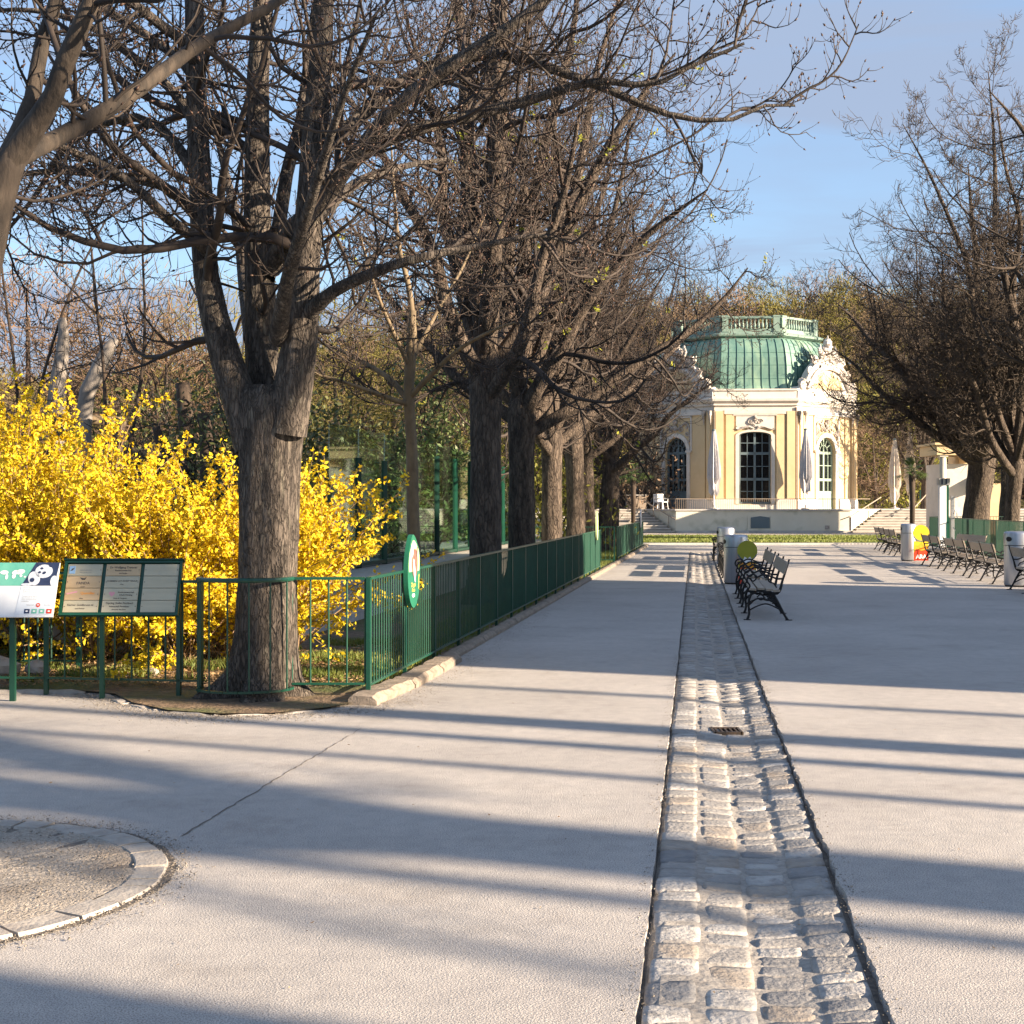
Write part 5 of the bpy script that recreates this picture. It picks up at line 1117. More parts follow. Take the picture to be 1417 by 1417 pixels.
def grid_window(f, name, rw, z0, spring, rise, rows, cols, fm, door=False):
    op = opening(rw - .01, z0, spring, rise); top = spring + rise
    g = FM(f); g.add([(x, -.30, z) for x, z in op], [tuple(range(len(op)))]); pane = g.build('pane', 'glass', None)
    mb = FM(f); ob = opening(rw - .11, z0 + .1, spring, rise - .10 if rise > .3 else rise - .05)
    band(mb, ob, .105, -.30, -.18)
    mb.box((0, -.24, z0 + .06), (2 * rw - .02, .12, .12))
    def bar(x0, z0_, x1, z1_, w): 
        d = Vector((x1 - x0, 0, z1_ - z0_)); L_ = d.length; d.normalize(); u = Vector((-d.z, 0, d.x)) * w / 2
        A = Vector((x0, 0, z0_)); B = Vector((x1, 0, z1_)); q = [A - u, B - u, B + u, A + u]
        mb.add([(p.x, -.30, p.z) for p in q] + [(p.x, -.20, p.z) for p in q], [(0, 1, 2, 3), (7, 6, 5, 4), (0, 4, 5, 1), (1, 5, 6, 2), (2, 6, 7, 3), (3, 7, 4, 0)])
    for z in rows[0]: bar(-rw + .1, z, rw - .1, z, .16)
    for z in rows[1]: bar(-rw + .1, z, rw - .1, z, .045)
    bar(0, z0 + .1, 0, spring, .13)
    for x in cols: bar(x, z0 + .1, x, spring, .04); bar(-x, z0 + .1, -x, spring, .04)
    if rise > .5:
        bar(0, spring, 0, top - .08, .10)
        for a in (35, 65, 115, 145): bar(math.cos(R(a)) * .40, spring + math.sin(R(a)) * .40, math.cos(R(a)) * (rw - .08), spring + math.sin(R(a)) * (rw - .08), .04)
        for i in range(10):
            a, b = PI * i / 10, PI * (i + 1) / 10; bar(math.cos(a) * .42, spring + math.sin(a) * .42, math.cos(b) * .42, spring + math.sin(b) * .42, .045)
    else:
        bar(0, spring, 0, top - .05, .13)
        for x in cols: bar(x, spring - .02, x, top - .08, .04); bar(-x, spring - .02, -x, top - .08, .04)
    if door:
        for s in (-1, 1): mb.box((s * rw * .5, -.25, z0 + .55), (rw - .18, .08, .95))
    o = mb.build(name, fm, pav); pane.parent = o
    return o
def scroll(mb, cx, y, cz, r, turns=1.6, a0=0, rr=.07, sgn=1):
    pts = []; n = 22
    for i in range(n):
        q = i / (n - 1); a = a0 + sgn * q * turns * 2 * PI; rad = r * (1 - q * .85); pts.append((cx + rad * math.cos(a), y, cz + rad * math.sin(a)))
    mb.tube(pts, [rr * (1 - .5 * i / n) for i in range(n)], 6)
def curl(mb, P, rr, y): 
    pts, q = resample([(x, y, z) for x, z in P], [rr] * len(P), 18); mb.tube(pts, list(q), 6)
random.seed(5)
for k in range(8):
    f = Face(k); hw = f.h
    if f.diag: op = opening(.92, 0, 3.62, .92); 
    else: op = opening(.98, .32, 4.55, .24)
    mb = FM(f); skin(mb, hw - .04, 0, 6.1, op, -.42, 0); mb.build('wall', 'stucco', pav)
    for s in (-1, 1):
        mb = FM(f); mb.box((s * (hw - .28 - .02), .07, 3.28), (.50, .14, 5.56)); mb.box((s * (hw - .95), .04, 3.28), (.50, .08, 5.56))
        if f.diag: mb.box((s * (hw - .32), .16, 3.28), (.26, .14, 5.40))
        mb.build('pilaster', 'stucco', pav)
    inner = 1.25 if f.diag else 1.30
    for s in (-1, 1):
        mb = FM(f); x0, x1 = inner, hw - .02
        mb.box((s * (x0 + x1) / 2, .085, .25), (x1 - x0, .21, .5)); mb.box((s * (x0 + x1) / 2, .07, .56), (x1 - x0, .18, .12)); mb.build('plinth', 'trim', pav)
    if not f.diag: mb = FM(f); mb.box((0, .05, .14), (2 * inner - .01, .14, .28)); mb.build('sill', 'trim', pav)
    mb = FM(f)
    if f.diag:
        band(mb, opening(.925, 0, 3.62, .92), .26, -.05, .075)
        for s in (-1, 1): mb.box((s * 1.10, .10, 3.62), (.42, .12, .14))
        mb.box((0, .02, 5.0), (2.6, .05, .98)) if False else None
        for x in (-1.28, 1.28): mb.box((x, .025, 4.75), (.10, .09, 2.2))
        mb.box((0, .025, 5.80), (2.66, .09, .10))
    else:
        band(mb, opening(.985, .32, 4.55, .24), .22, -.05, .07)
        q = [(-1.18, 4.95), (-.6, 5.02), (0, 5.05), (.6, 5.02), (1.18, 4.95), (1.18, 5.78), (-1.18, 5.78)]
        mb.add([(x, .05, z) for x, z in q] + [(x, -.01, z) for x, z in q], [tuple(range(7)), tuple(range(7, 14))[::-1]] + [(i, 7 + i, 7 + (i + 1) % 7, (i + 1) % 7) for i in range(7)])
        mb.box((0, .03, 5.84), (2.7, .14, .10))
    mb.build('surround', 'trim', pav)
    # carved ornament above the opening
    mb = FM(f)
    if f.diag:
        for s in (-1, 1):
            curl(mb, [(s * .05, 5.0), (s * .5, 5.25), (s * .9, 5.45), (s * 1.12, 5.1), (s * 1.16, 4.6), (s * 1.1, 4.2)], .055, .05)
            scroll(mb, s * .45, .05, 5.05, .22, 1.4, PI / 2, .045, s); scroll(mb, s * .95, .05, 4.75, .16, 1.4, 0, .04, -s)
            for q in range(7): mb.sphere((s * random.uniform(.2, 1.1), .04, random.uniform(4.75, 5.6)), random.uniform(.05, .09), 6, (1, .5, 1))
        for q in range(9): mb.sphere((random.gauss(0, .12), .08, 5.2 + random.gauss(0, .2)), random.uniform(.07, .13), 6, (1, .6, 1))
        mb.sphere((0, .1, 5.5), .17, 8)
        mb.build('festoon', 'ornament', pav)
        for s in (-1, 1):
            for x in (hw - .14, hw - .66):
                mb = FM(f); mb.box((s * x, .22, 5.95), (.16, .30, .28)); mb.tube([(s * x, .30, 5.9), (s * x, .26, 5.6), (s * x, .2, 5.2)], [.10, .07, .02], 6); scroll(mb, s * x, .36, 5.92, .09, 1.2, 0, .04); mb.build('console', 'ornament', pav)
    else:
        for s in (-1, 1):
            curl(mb, [(s * .12, 4.98), (s * .45, 5.1), (s * .8, 5.0), (s * 1.05, 4.93), (s * 1.2, 4.99)], .06, .09)
            for q in range(6): mb.sphere((s * random.uniform(.15, 1.15), .09, random.uniform(4.93, 5.12)), random.uniform(.035, .06), 6, (1.3, .6, .8))
            scroll(mb, s * .32, .09, 5.42, .17, 1.4, 0, .04, s)
        for q in range(12): mb.sphere((random.gauss(0, .13), .10, 5.42 + random.gauss(0, .17)), random.uniform(.05, .11), 6, (1, .6, 1))
        mb.sphere((0, .13, 5.68), .12, 8)
        mb.build('cartouche', 'ornament', pav)
    # frieze field
    mb = FM(f); mb.box((0, .06, 6.0), (2 * hw - (1.4 if f.diag else 1.2), .12, .24)); mb.build('frieze', 'trim', pav)
    if f.diag:
        grid_window(f, 'door', .92, 0, 3.62, .92, ([3.55, 1.85, 1.05][:3], [2.75]), [.46], 'winframe2' if k == 1 else 'winframe', True)
        # sculpted gable
        gb = FM(f)
        prof = [(-3.12, 6.86), (-3.1, 7.42), (-2.75, 7.62), (-2.35, 7.55), (-2.05, 7.95), (-1.75, 8.45), (-1.30, 8.95), (-.8, 9.3), (0, 9.5), (.8, 9.3), (1.3, 8.95), (1.75, 8.45), (2.05, 7.95), (2.35, 7.55), (2.75, 7.62), (3.1, 7.42), (3.12, 6.86)]
        n = len(prof); y0, y1 = -.55, .14
        gb.add([(x, y1, z) for x, z in prof] + [(x, y0, z) for x, z in prof], [tuple(range(n)), tuple(range(n, 2 * n))[::-1]] + [(i, n + i, n + (i + 1) % n, (i + 1) % n) for i in range(n)])
        gab = gb.build('gable', 'trim', pav)
        mb = FM(f); q = [(-1.55, 7.50)] + [(1.55 * math.cos(PI - PI * i / 12), 7.55 + 1.15 * math.sin(PI * i / 12)) for i in range(13)] + [(1.55, 7.50)]; mb.add([(x, .16, z) for x, z in q], [tuple(range(len(q)))]); mb.build('tympanum', 'stucco', gab)
        mb = FM(f)
        curl(mb, [(-2.2, 7.50), (-1.75, 8.1), (-1.2, 8.62), (-.5, 8.85), (0, 8.9), (.5, 8.85), (1.2, 8.62), (1.75, 8.1), (2.2, 7.5)], .14, .22)
        curl(mb, [(-2.3, 7.9), (-1.9, 8.5), (-1.35, 9.0), (-.8, 9.35), (0, 9.55), (.8, 9.35), (1.35, 9.0), (1.9, 8.5), (2.3, 7.9)], .13, .16)
        for s in (-1, 1):
            scroll(mb, s * 2.72, .2, 7.72, .30, 1.7, PI / 2, .11, s); scroll(mb, s * 2.0, .2, 8.62, .24, 1.6, 0, .09, -s); scroll(mb, s * 1.25, .2, 9.25, .26, 1.6, 0, .09, s)
        mb.build('volute', 'ornamentlite', gab)
        mb = FM(f)
        # figures and trophies: a cluster rising to a crowned helmet
        for q in range(46):
            z = random.uniform(8.85, 10.5); wdt = max(.12, 1.15 * (1 - (z - 8.85) / 1.9)); x = random.uniform(-wdt, wdt); mb.sphere((x, .08 + random.uniform(-.2, .2), z), random.uniform(.11, .25), 7, (random.uniform(.6, 1.3), .8, random.uniform(.6, 1.5)), jit=.25)
        for q in range(12):
            s = random.choice((-1, 1)); x = s * random.uniform(.2, 1.2); z = random.uniform(8.9, 10.0); scroll(mb, x, .25, z, random.uniform(.14, .26), 1.4, random.uniform(0, 6), .06, s)
        for s in (-1, 1):
            mb.tube([(s * .5, .1, 9.2), (s * .9, .15, 9.9), (s * .75, .1, 10.35)], [.16, .12, .04], 7); mb.tube([(s * 1.2, .1, 9.0), (s * 1.7, .15, 9.25), (s * 1.75, .1, 9.6)], [.14, .1, .04], 7)
            mb.sphere((s * 1.35, .1, 9.45), .2, 8, jit=.15); mb.sphere((s * 2.55, .0, 7.9), .26, 8, jit=.2)
        mb.sphere((0, .1, 10.45), .30, 10, (1, 1, 1.2), jit=.12); mb.tube([(0, .1, 10.6), (.02, .1, 11.0)], [.12, .02], 7)
        for q in range(22): mb.sphere((random.uniform(-2.2, 2.2), .22, random.uniform(7.1, 7.6) if random.random() < .4 else random.uniform(8.0, 8.9)), random.uniform(.05, .11), 6, (1, .5, 1))
        mb.build('sculpture', 'ornamentlite', gab)
    else:
        grid_window(f, 'window', .98, .32, 4.55, .24, ([1.85, 3.45], [1.1, 2.65, 4.1]), [.46], 'winframe')
for x in (2.53, -2.53): mb = MB(); mb.tube([(x, -7.03, 0), (x, -7.03, 6.3)], .05, 8); mb.build('downpipe', 'planter', pav)

# terrace in front, with stairs
def wpx(px, D): return (px - CX) / F * D
t = thing('pavilion_terrace', 'pale cream terrace wall carrying the yellow pavilion, with a small dark hatch', 'terrace', (0, 0, 0))
xL0, xL1, xR0, xR1 = wpx(936, 87), wpx(893, 89.6), wpx(1178, 87), wpx(1218, 89.6)
mb = MB(); mb.prism([(xL0, 87.2), (xR0, 87.2), (xR1, 89.9), (60, 89.9), (60, 112), (-2, 112), (-2, 89.9), (xL1, 89.9)], -.1, 1.36); mb.build('wall', 'creamwall', t)
mb = MB(); mb.prism([(xL0 - .06, 87.12), (xR0 + .06, 87.12), (xR1 + .06, 89.86), (60, 89.86), (60, 112), (-2, 112), (-2, 89.86), (xL1 - .06, 89.86)], 1.362, 1.45); mb.build('coping', 'concrete', t)
mb = MB(); mb.prism([(xL0, 87.1), (xR0, 87.1), (xR0, 87.2), (xL0, 87.2)], -.1, .16); mb.build('footing', 'concrete', t)
hx0, hx1 = wpx(1039, 87.2), wpx(1065, 87.2)
mb = MB(); q = [(hx0, .30), (hx1, .30), (hx1, .95), ((hx0 + hx1) / 2, 1.03), (hx0, .95)]; mb.add([(x, 87.16, z) for x, z in q] + [(x, 87.2, z) for x, z in q], [tuple(range(5)), tuple(range(5, 10))[::-1]] + [(i, 5 + i, 5 + (i + 1) % 5, (i + 1) % 5) for i in range(5)]); ht = mb.build('hatch', 'winframe', t)
mb = MB(); mb.box(((hx0 + hx1) / 2, 87.18, .2), (1.6, .07, .12)); [mb.box((x, 87.18, .65), (.14, .07, .78)) for x in (hx0 - .12, hx1 + .12)]; mb.build('frame', 'creamwall', ht)
mb = MB(); mb.box((wpx(1145, 87.15), 87.18, .35), (.26, .05, .22)); mb.build('vent', 'ornament', t)
def stairs(name, label, side):
    t = thing(name, label, 'stairs', (0, 0, 0)); n = 9
    for i in range(n):
        f = i / (n - 1); y0 = 86.9 + i * .33; z = 1.45 * (i + 1) / (n + .0) - .01
        if side < 0: x1 = xL0 + (xL1 - xL0) * f - .08; x0 = x1 - (6.5 - .1 * i) ; 
        else: x0 = xR0 + (xR1 - xR0) * f + .08; x1 = 40
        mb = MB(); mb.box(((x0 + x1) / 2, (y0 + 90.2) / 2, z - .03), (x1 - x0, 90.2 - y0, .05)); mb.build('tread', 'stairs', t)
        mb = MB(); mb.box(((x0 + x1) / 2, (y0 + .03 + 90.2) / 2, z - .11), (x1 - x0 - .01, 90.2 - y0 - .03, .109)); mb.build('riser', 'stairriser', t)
stairs('stairs', 'dark stone steps up to the terrace, left of the pavilion', -1)
stairs('stairs', 'wide sunlit stone steps right of the pavilion', 1)
def rail(label, a, b, posts):
    t = thing('handrail', label, 'handrail', a); a = Vector(a); b = Vector(b); d = b - a
    mb = MB(); mb.tube([(0, 0, 0), tuple(d)], .035, 8); mb.build('rail', 'planter', t)
    for f, ln in posts: p = d * f; mb = MB(); mb.tube([(p.x, p.y, p.z), (p.x, p.y, p.z - ln)], .028, 6); mb.build('post', 'planter', t)
rail('iron handrail sloping down over the left steps', tuple(pp(935, 719, 87)), tuple(pp(892, 694, 89.5)), [(.22, .85), (.72, .95)])
rail('iron handrail rising over the right steps beside the terrace wall', tuple(pp(1175, 716, 87)), tuple(pp(1219, 688, 90)), [(.06, .95), (.6, .95)])
rail('thin handrail in the middle of the wide right steps', tuple(pp(1262, 706, 88)), tuple(pp(1283, 683, 92)), [(.1, .9), (.95, .9)])
t = thing('terrace_railing', 'thin pale bar railing along the top of the cream terrace wall', 'railing', (xL0, 87.3, 1.45))
mb = MB(); Lr = xR0 - xL0 + .2; mb.tube([(-1.2, .8, .62), (0, 0, .62), (Lr, 0, .62), (Lr + 1.2, .8, .62)], .022, 6); mb.build('top_rail', 'planter', t)
mb = MB(); [mb.tube([(Lr * i / 96, 0, 0), (Lr * i / 96, 0, .62)], .008, 4, cap=False) for i in range(97)]; mb.build('bars', 'planter', t)

# closed parasols
def parasol(label, px, D, z0, ztop, cl='cloth', first=None, wd=.46):
    t = thing('parasol', label, 'parasol', (wpx(px, D), D, z0), random.uniform(0, 3), 'closed parasols around the pavilion'); h = ztop - z0
    mb = MB(); mb.tube([(0, 0, 0), (0, 0, h)], .045, 8); mb.build('pole', 'white', t)
    mb = MB(); mb.lathe([(.3, 0), (.3, .06), (.08, .1), (.06, .25)], 12); mb.build('base', 'concrete', t)
    mb = MB(); n = 28; rows = [(h - .02, .10), (h - .6, .17), (h - 1.4, .25), (h - 2.2, .33), (h - 2.9, wd * .84), (h - 3.25, wd * .62), (h - 3.6, wd * .66), (h - 3.9, wd * .35)]
    vs = []
    for i, (z, r) in enumerate(rows):
        for j in range(n):
            a = 2 * PI * j / n; q = r * (1 + (.24 if j % 2 else -.2) * min(i / 2, 1) + random.gauss(0, .03 + .02 * (i > 4))) * (.62 if i > 4 and (j // 3) % 2 else 1); vs.append((q * math.cos(a), q * math.sin(a) * .8, z + (random.gauss(0, .10) if i > 4 else 0)))
    mb.add(vs, [(i * n + j, (i + 1) * n + j, (i + 1) * n + (j + 1) % n, i * n + (j + 1) % n) for i in range(len(rows) - 1) for j in range(n)] + [tuple(range(n))]); mb.build('canopy', cl, t)
    mb = MB(); mb.lathe([(.12, 0), (.12, .09), (.05, .12)], 12, (0, 0, h - .02)); mb.build('cap', 'winframe', t)
    return t
parasol('closed grey parasol in front of the pavilion between its left door and middle window', 988, 88.4, 1.45, 6.25, 'cloth2', wd=.42)
parasol('closed parasol in front of the corner between the middle window and the right door', 1115, 88.4, 1.45, 6.3, 'cloth2', wd=.42)
parasol('closed beige parasol right of the pavilion, left one of the pair by the palm', 1238, 92, 1.45, 5.85, wd=.40)
parasol('closed beige parasol, the taller right one of the pair by the palm', 1259, 93, 1.45, 6.3, wd=.42)
# palms
def palm(label, loc, th, r, seed):
    g = random.Random(seed); t = thing('palm', label, 'palm', loc); mb = MB(); mb.tube([(0, 0, 0), (.03, 0, th * .5), (0, .03, th)], [.13, .15, .17], 10); mb.build('trunk', 'darkwood', t, smooth=True)
    mb = MB()
    for i in range(30):
        a = g.uniform(0, 2 * PI); e = g.uniform(-.35, 1.2); L_ = r * g.uniform(.75, 1.05); hub = Vector((math.cos(a) * math.cos(e), math.sin(a) * math.cos(e), math.sin(e))) * L_ * .45 + Vector((0, 0, th))
        mb.tube([(0, 0, th), tuple(hub)], .012, 4, cap=False)
        for j in range(13):
            b = (j - 6) / 6 * 1.25; d = Vector((math.cos(a + b) * math.cos(e * .7), math.sin(a + b) * math.cos(e * .7), math.sin(e) - .25 * abs(b))); s = d.cross(Vector((0, 0, 1))).normalized() * .022; tip = hub + d * L_ * .55 + Vector((0, 0, -.12)); md = hub + d * L_ * .3
            mb.add([hub, md - s, tip, md + s], [(0, 1, 2, 3)])
    mb.build('fronds', 'palm', t); return t
palm('dark fan palm on a slender trunk in front of the right stairs', (wpx(1262, 80), 80, .03), 3.5, 1.15, 4)
palm('fan palm half hidden behind the left row of trunks beside the stairs', (wpx(876, 88), 88, .4), 3.2, 1.5, 8)
# planters and chairs
def planter(label, x, y, z, w_, h):
    t = thing('planter', label, 'planter', (x, y, z)); mb = MB(); mb.box((0, 0, h / 2), (w_, .8, h)); mb.build('box', 'planter', t); mb = MB(); mb.box((0, 0, h + .03), (w_ + .08, .9, .06)); mb.build('rim', 'concrete', t)
planter('long grey brown planter on the terrace left of the pavilion', wpx(880, 91.5), 91.5, 1.45, 1.25, .85)
def white_chair(label, x, y, rz):
    t = thing('chair', label, 'chair', (x, y, 1.45), rz, 'white terrace chairs')
    mb = MB(); mb.box((0, 0, .44), (.46, .46, .035)); mb.build('seat', 'white', t)
    mb = MB(); [mb.box((-.18 + .09 * i, .22, .68), (.05, .025, .44)) for i in range(5)]; mb.box((0, .22, .90), (.46, .03, .06)); mb.build('backrest', 'white', t)
    for s in (-1, 1): mb = MB(); mb.tube([(s * .24, -.2, .44), (s * .25, -.2, .64), (s * .25, .2, .66)], .018, 6); mb.build('armrest', 'white', t)
    for a in (-1, 1):
        for b in (-1, 1): mb = MB(); mb.tube([(a * .2, b * .2, .44), (a * .24, b * .24, 0)], .018, 6); mb.build('leg', 'white', t)
white_chair('white plastic chair on the terrace left of the arched door', wpx(917, 89), 89, .6); white_chair('white chair partly behind the first white terrace chair', wpx(911, 90), 90, 2.4)

# yellow porch building at the right
t = thing('porch_building', 'pale yellow building with a porch behind the right trees', 'building', (wpx(1352, 78), 80, 0))
s_ = 78 / F
def B(x0, x1, y0, y1): return ((x0 + x1) / 2 - 1352) * s_, (x1 - x0) * s_, H + (HY - (y0 + y1) / 2) * s_, (y1 - y0) * s_
x, w_, z, h = B(1322, 1378, 640, 745); mb = MB(); mb.box((x, 2, z), (w_, 3, h)); mb.build('wall', 'trim', t)
x, w_, z, h = B(1378, 1388, 668, 745); mb = MB(); mb.box((x + .5, 2, z), (w_ + 1, 2.4, h)); mb.build('side_wall', 'stucco', t)
x, w_, z, h = B(1314, 1323, 628, 745); mb = MB(); mb.lathe([(.2, -h / 2), (.18, h / 2)], 16, (x, -.2, z)); mb.box((x, -.2, z - h / 2 + .1), (.5, .5, .2)); mb.box((x, -.2, z + h / 2 - .05), (.46, .46, .1)); mb.build('column', 'trim', t, smooth=False)
x, w_, z, h = B(1308, 1400, 614, 628); mb = MB(); mb.box((x, 1.2, z), (w_, 3.4, h)); mb.box((x, 1.2, z + h / 2 + .06), (w_ + .3, 3.7, .12)); mb.build('entablature', 'stucco', t)
x, w_, z, h = B(1360, 1396, 628, 700); mb = MB(); mb.box((x, 3.2, z + .4), (w_, 2, h)); mb.build('rear_wall', 'stucco', t)
x, w_, z, h = B(1360, 1388, 652, 674); mb = MB(); a, b = w_ / 2, 1.2
mb.add([(x - a, -b + .6, z - h / 2), (x + a, -b + .6, z - h / 2), (x + a, b + .6, z - h / 2), (x - a, b + .6, z - h / 2), (x - .15, .6, z + h / 2), (x + .15, .6, z + h / 2)], [(0, 1, 5, 4), (1, 2, 5), (2, 3, 4, 5), (3, 0, 4), (3, 2, 1, 0)]); mb.build('roof', 'roofslate', t)
# info pillar, slender post and gate handle
t = thing('info_pillar', 'slim upright information pillar with a pale face and a box on top', 'sign pillar', (wpx(1304, 52), 52, .0), 0)
mb = MB(); mb.box((0, 0, 1.2), (.24, .20, 2.4)); mb.build('face_panel', 'whiteprint', t); mb = MB(); mb.box((.17, .04, 1.2), (.09, .22, 2.4)); mb.build('side_panel', 'green', t)
mb = MB(); mb.box((.04, .02, 2.52), (.40, .30, .24)); mb.build('top_box', 'steel', t); mb = MB(); mb.box((-.05, -.14, 2.52), (.05, .01, .2)); mb.box((.1, -.14, 2.52), (.05, .01, .2)); mb.build('box_mark', 'navy', t)
t = thing('gate', 'tall narrow gate post with a looped pull handle beside the information pillar', 'gate', (wpx(1318, 53.5), 53.5, 0)); mb = MB(); mb.box((0, 0, 1.0), (.12, .12, 2.0)); mb.build('post', 'steel', t); mb = MB(); mb.tube([(0, -.1, 1.35), (.05, -.16, 1.5), (.12, -.16, 1.35), (.12, -.16, .9), (.05, -.16, .75), (0, -.1, .85)], .02, 6); mb.build('handle', 'steel', t)
t = thing('direction_sign', 'dark green sign with pale lettering beyond the top of the right stairs', 'sign', (wpx(1288, 96), 96, 1.45)); mb = MB(); mb.box((0, 0, .95), (1.5, .08, .6)); mb.build('panel', 'greendark', t); text('RESTAURANT', .19, 'bluewhite', t, (0, -.05, .82), (PI / 2, 0, 0), bold=.004)
for x in (-.6, .6): mb = MB(); mb.box((x, .02, .33), (.06, .06, .66)); mb.build('leg', 'greendark', t)

# ------------------------------------------------------------------ benches
SP = 1.32
def bench(name, label, loc, rz, group):
    """local x = seat front to back (front at x=0), y = along the bench, back rest at +x"""
    t = thing(name, label, 'bench', loc, rz, group)
    for k in range(3):
        y = k * SP; mb = MB()
        def c(P, r, n=16): pts, q = resample([(a, y, b) for a, b in P], [r] * len(P) if not isinstance(r, list) else r, n); mb.tube(pts, list(q), 7)
        c([(.0, .0), (.03, .10), (.02, .24), (.05, .36), (.10, .42)], [.020, .017, .018, .02, .02]); c([(.58, .0), (.53, .08), (.46, .22), (.40, .33), (.36, .40)], [.020, .018, .019, .02, .02])
        mb.box((0, y, .006), (.10, .06, .012)); mb.box((.59, y, .006), (.10, .06, .012))
        c([(.04, .40), (.16, .425), (.30, .40), (.42, .385), (.47, .44), (.50, .56), (.545, .70), (.60, .88)], [.02, .02, .02, .022, .022, .018, .016, .014], 22)
        c([(.04, .40), (.02, .44), (.04, .50), (.0, .56), (.02, .63), (.10, .66), (.15, .62), (.22, .655), (.32, .64), (.42, .60), (.50, .60)], .014, 26)
        c([(.10, .66), (.13, .60), (.08, .56), (.05, .60)], .011, 10); c([(.30, .64), (.31, .56), (.38, .53), (.42, .47)], .011, 12)
        c([(.03, .22), (.12, .30), (.20, .31), (.29, .285), (.38, .29), (.47, .20)], .013, 18); c([(.03, .14), (.14, .20), (.27, .235), (.40, .19), (.52, .12)], .011, 16)
        c([(.14, .33), (.19, .37), (.24, .33), (.20, .29), (.15, .32)], .010, 12); c([(.28, .33), (.33, .37), (.37, .33), (.33, .29), (.29, .32)], .010, 12)
        mb.build('side_frame', 'iron', t, smooth=True)
    for x, z, a in ((.08, .432, .06), (.20, .440, .0), (.32, .425, -.06), (.42, .412, -.05)):
        mb = MB(); Ry = Matrix.Rotation(a, 4, 'Y'); mb.T = Matrix.Translation((x, SP, z)) @ Ry; mb.box((0, 0, .014), (.098, 2 * SP + .12, .028)); mb.build('seat_slat', 'slat', t)
    mb = MB(); mb.T = Matrix.Translation((.545, SP, .755)) @ Matrix.Rotation(-1.28, 4, 'Y'); mb.box((0, 0, .0), (.18, 2 * SP + .12, .028)); mb.build('back_slat', 'slat', t)
    mb = MB(); mb.tube([(.27, 0, .30), (.27, 2 * SP, .30)], .009, 6); mb.build('tie_rod', 'iron', t)
    return t
GL, GR = 'iron benches in the middle row beside the cobbled gutter', 'iron benches in the right row'
def lfront(D): return 3.40 + .1257 * (D - 20.9)
b1 = bench('bench', 'nearest slatted iron bench of the middle row, beside the cobbled gutter', (lfront(20.9), 20.9, 0), -AX, GL)
dup(b1, (lfront(24.4), 24.4, 0), -AX, 'second iron bench of the middle row, just in front of the steel bin')
dup(b1, (lfront(33.0) - .12, 33.0, 0), -AX, 'iron bench between the two steel bins of the middle row')
dup(b1, (lfront(36.6) - .12, 36.6, 0), -AX, 'iron bench right in front of the farther steel bin of the middle row')
dup(b1, (lfront(43.5) - .18, 43.5, 0), -AX, 'farthest iron bench of the middle row, beyond both steel bins')
def rback(D): return 9.80 + .1376 * (D - 28.4)
# right row: back rests towards the middle of the avenue -> turned half round
def rb(D, label, off=0): dup(b1, (rback(D) + .58 + off, D, 0), PI - AX, label, group=GR)
rb(28.4, 'nearest iron bench of the right row, cut by the right edge of the picture')
rb(32.95, 'iron bench of the right row just beyond the steel bin at the right edge')
rb(36.5, 'second iron bench beyond the steel bin at the right edge')
rb(40.3, 'iron bench of the right row beside the yellow advertising stand')
rb(50.0, 'iron bench just left of the farther steel bin of the right row', .1)
rb(54.2, 'farthest iron bench, alone near the pavilion lawn', .25)
dup(b1, (wpx(1335, 39), 39, 0), -AX + .1, 'iron bench facing the right row, seen between two back rests', group=GR)

def bin_(label, loc, h=1.03, r=.24, rz=0, group='brushed steel litter bins'):
    t = thing('litter_bin', label, 'litter bin', loc, rz, group)
    mb = MB(); mb.lathe([(r - .012, .03), (r, .05), (r, h * .74)], 40, capt=False); mb.build('body', 'steel', t, smooth=True)
    mb = MB(); mb.lathe([(r - .02, 0), (r - .02, .05)], 32); mb.build('foot', 'steeldark', t)
    mb = MB(); mb.lathe([(r - .012, h * .742), (r - .012, h * .752)], 40, capt=False, capb=False); mb.build('joint', 'steeldark', t)
    mb = MB(); mb.lathe([(r + .006, h * .752), (r + .006, h * .95), (r - .004, h * .985), (r * .8, h)], 40, capb=False); cp = mb.build('lid', 'steel', t, smooth=True)
    for a in (PI * 1.08, PI * .1):
        mb = MB(); d = Vector((math.cos(a), math.sin(a), 0)); s = Vector((-d.y, d.x, 0)); c = d * (r + .010) + Vector((0, 0, h * .86))
        vs = []
        for i in range(18):
            q = 2 * PI * i / 18; p = c + s * .075 * math.cos(q) + Vector((0, 0, .05 * math.sin(q))); n_ = Vector((p.x, p.y, 0)).normalized() * (r + .010); vs.append((n_.x, n_.y, p.z))
        mb.add(vs, [tuple(range(18))]); mb.build('opening', 'steeldark', cp)
    return t
bin_('nearest brushed steel litter bin of the middle row, behind two benches', (wpx(1018, 30.6), 30.6, 0), 1.04, .25)
bin_('farther steel litter bin of the middle row, peeping out on the left behind the nearest', (wpx(1004.5, 41), 41, 0), 1.05, .255)
bin_('steel litter bin at the right edge of the picture behind the nearest right bench', (wpx(1409, 29.6), 29.6, 0), 1.13, .28, .3)
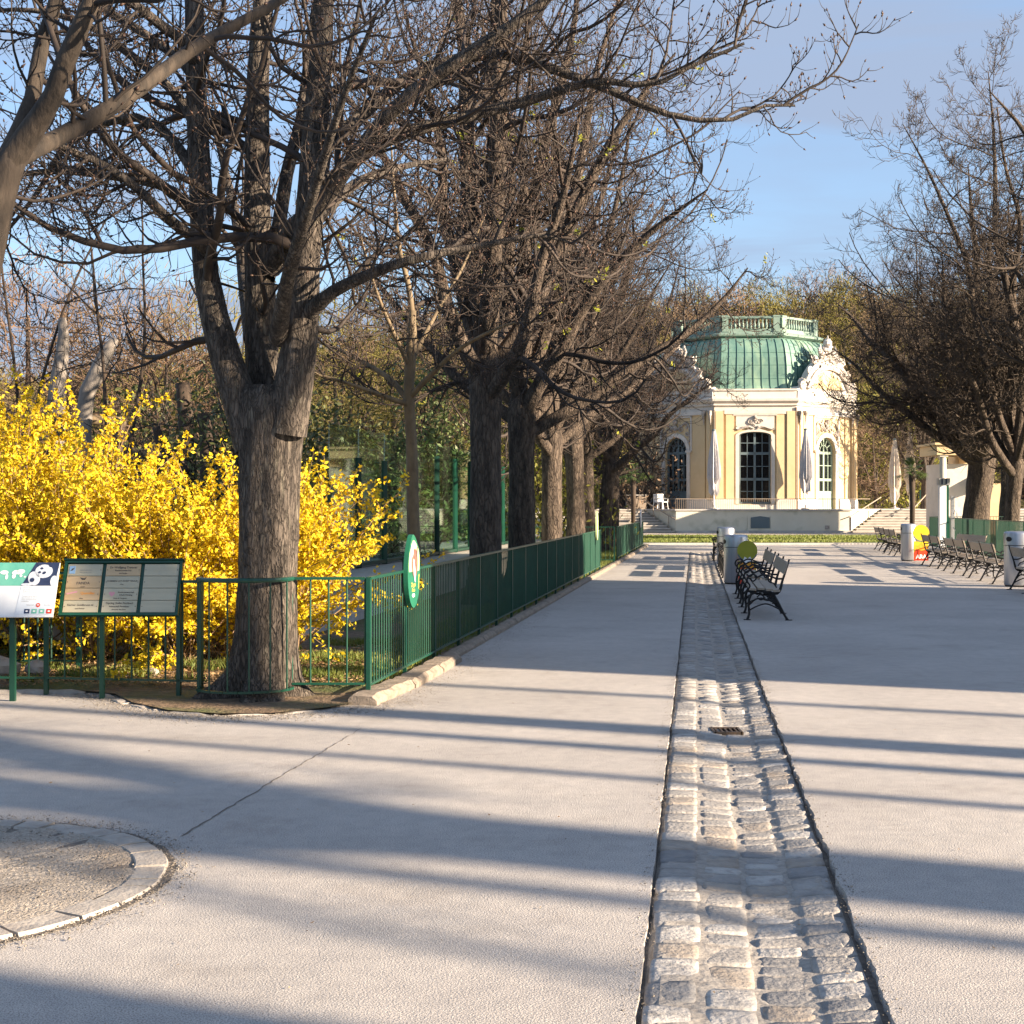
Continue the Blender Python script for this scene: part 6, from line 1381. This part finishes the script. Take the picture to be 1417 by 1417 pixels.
bin_('narrow steel litter bin of the right row beside the yellow and red stand', (wpx(1257, 43.3), 43.3, 0), 1.12, .22, -.2)

def stand(label, loc, yel, rz, wd, h, txt=True):
    t = thing('advertising_stand', label, 'advertising stand', loc, rz); r = wd * .52; y0, y1 = -.02, .02
    def P(name, m, poly, a=y0, b=y1): mb = MB(); n = len(poly); mb.add([(x, a, z) for x, z in poly] + [(x, b, z) for x, z in poly], [tuple(range(n)), tuple(range(n, 2 * n))[::-1]] + [(i, n + i, n + (i + 1) % n, (i + 1) % n) for i in range(n)]); return mb.build(name, m, t)
    P('round_head', yel, [(r * math.cos(2 * PI * i / 32), h - r + r * math.sin(2 * PI * i / 32)) for i in range(32)])
    P('head_rim', 'winframe', [(r * 1.04 * math.cos(a), h - r + r * 1.04 * math.sin(a)) for a in [PI * 1.12 + .76 * PI * i / 14 for i in range(15)]] + [(r * .93 * math.cos(a), h - r + r * .93 * math.sin(a)) for a in [PI * 1.88 - .76 * PI * i / 14 for i in range(15)]], -.025, .025)
    P('panel', yel, [(-wd * .46, .04), (wd * .46, .04), (wd * .46, h - r * 2.02), (0, h - r * 2.12), (-wd * .46, h - r * 2.02)])
    P('lower_print', 'red', [(-wd * .462, .04), (wd * .462, .04), (wd * .462, .27), (wd * .3, .36), (0, .33), (-wd * .3, .38), (-wd * .462, .27)], -.024, .024)
    P('flame_print', 'orange', [(-wd * .44, .34), (0, .32), (wd * .44, .34), (wd * .4, .50), (wd * .2, .44), (.02, .58), (-wd * .2, .46), (-wd * .38, .5)], -.022, .022)
    if txt: text('ARA', .16, 'white', t, (0, -.027, .15), (PI / 2, 0, 0), bold=.006)
    else: P('white_mark', 'white', [(-.10, .50), (-.02, .46), (.10, .52), (.06, .60), (0, .56), (-.06, .60)], -.026, .026)
    return t
stand('round headed yellow advertising stand with red foot reading ARA, beside the right bins', (wpx(1274.5, 42.6), 42.6, 0), 'yellow', 0, .46, 1.09)
stand('round headed lime yellow advertising stand behind the second bench of the middle row', (wpx(1034, 29.9), 29.9, 0), 'yellowgreen', 0, .40, .93, False)
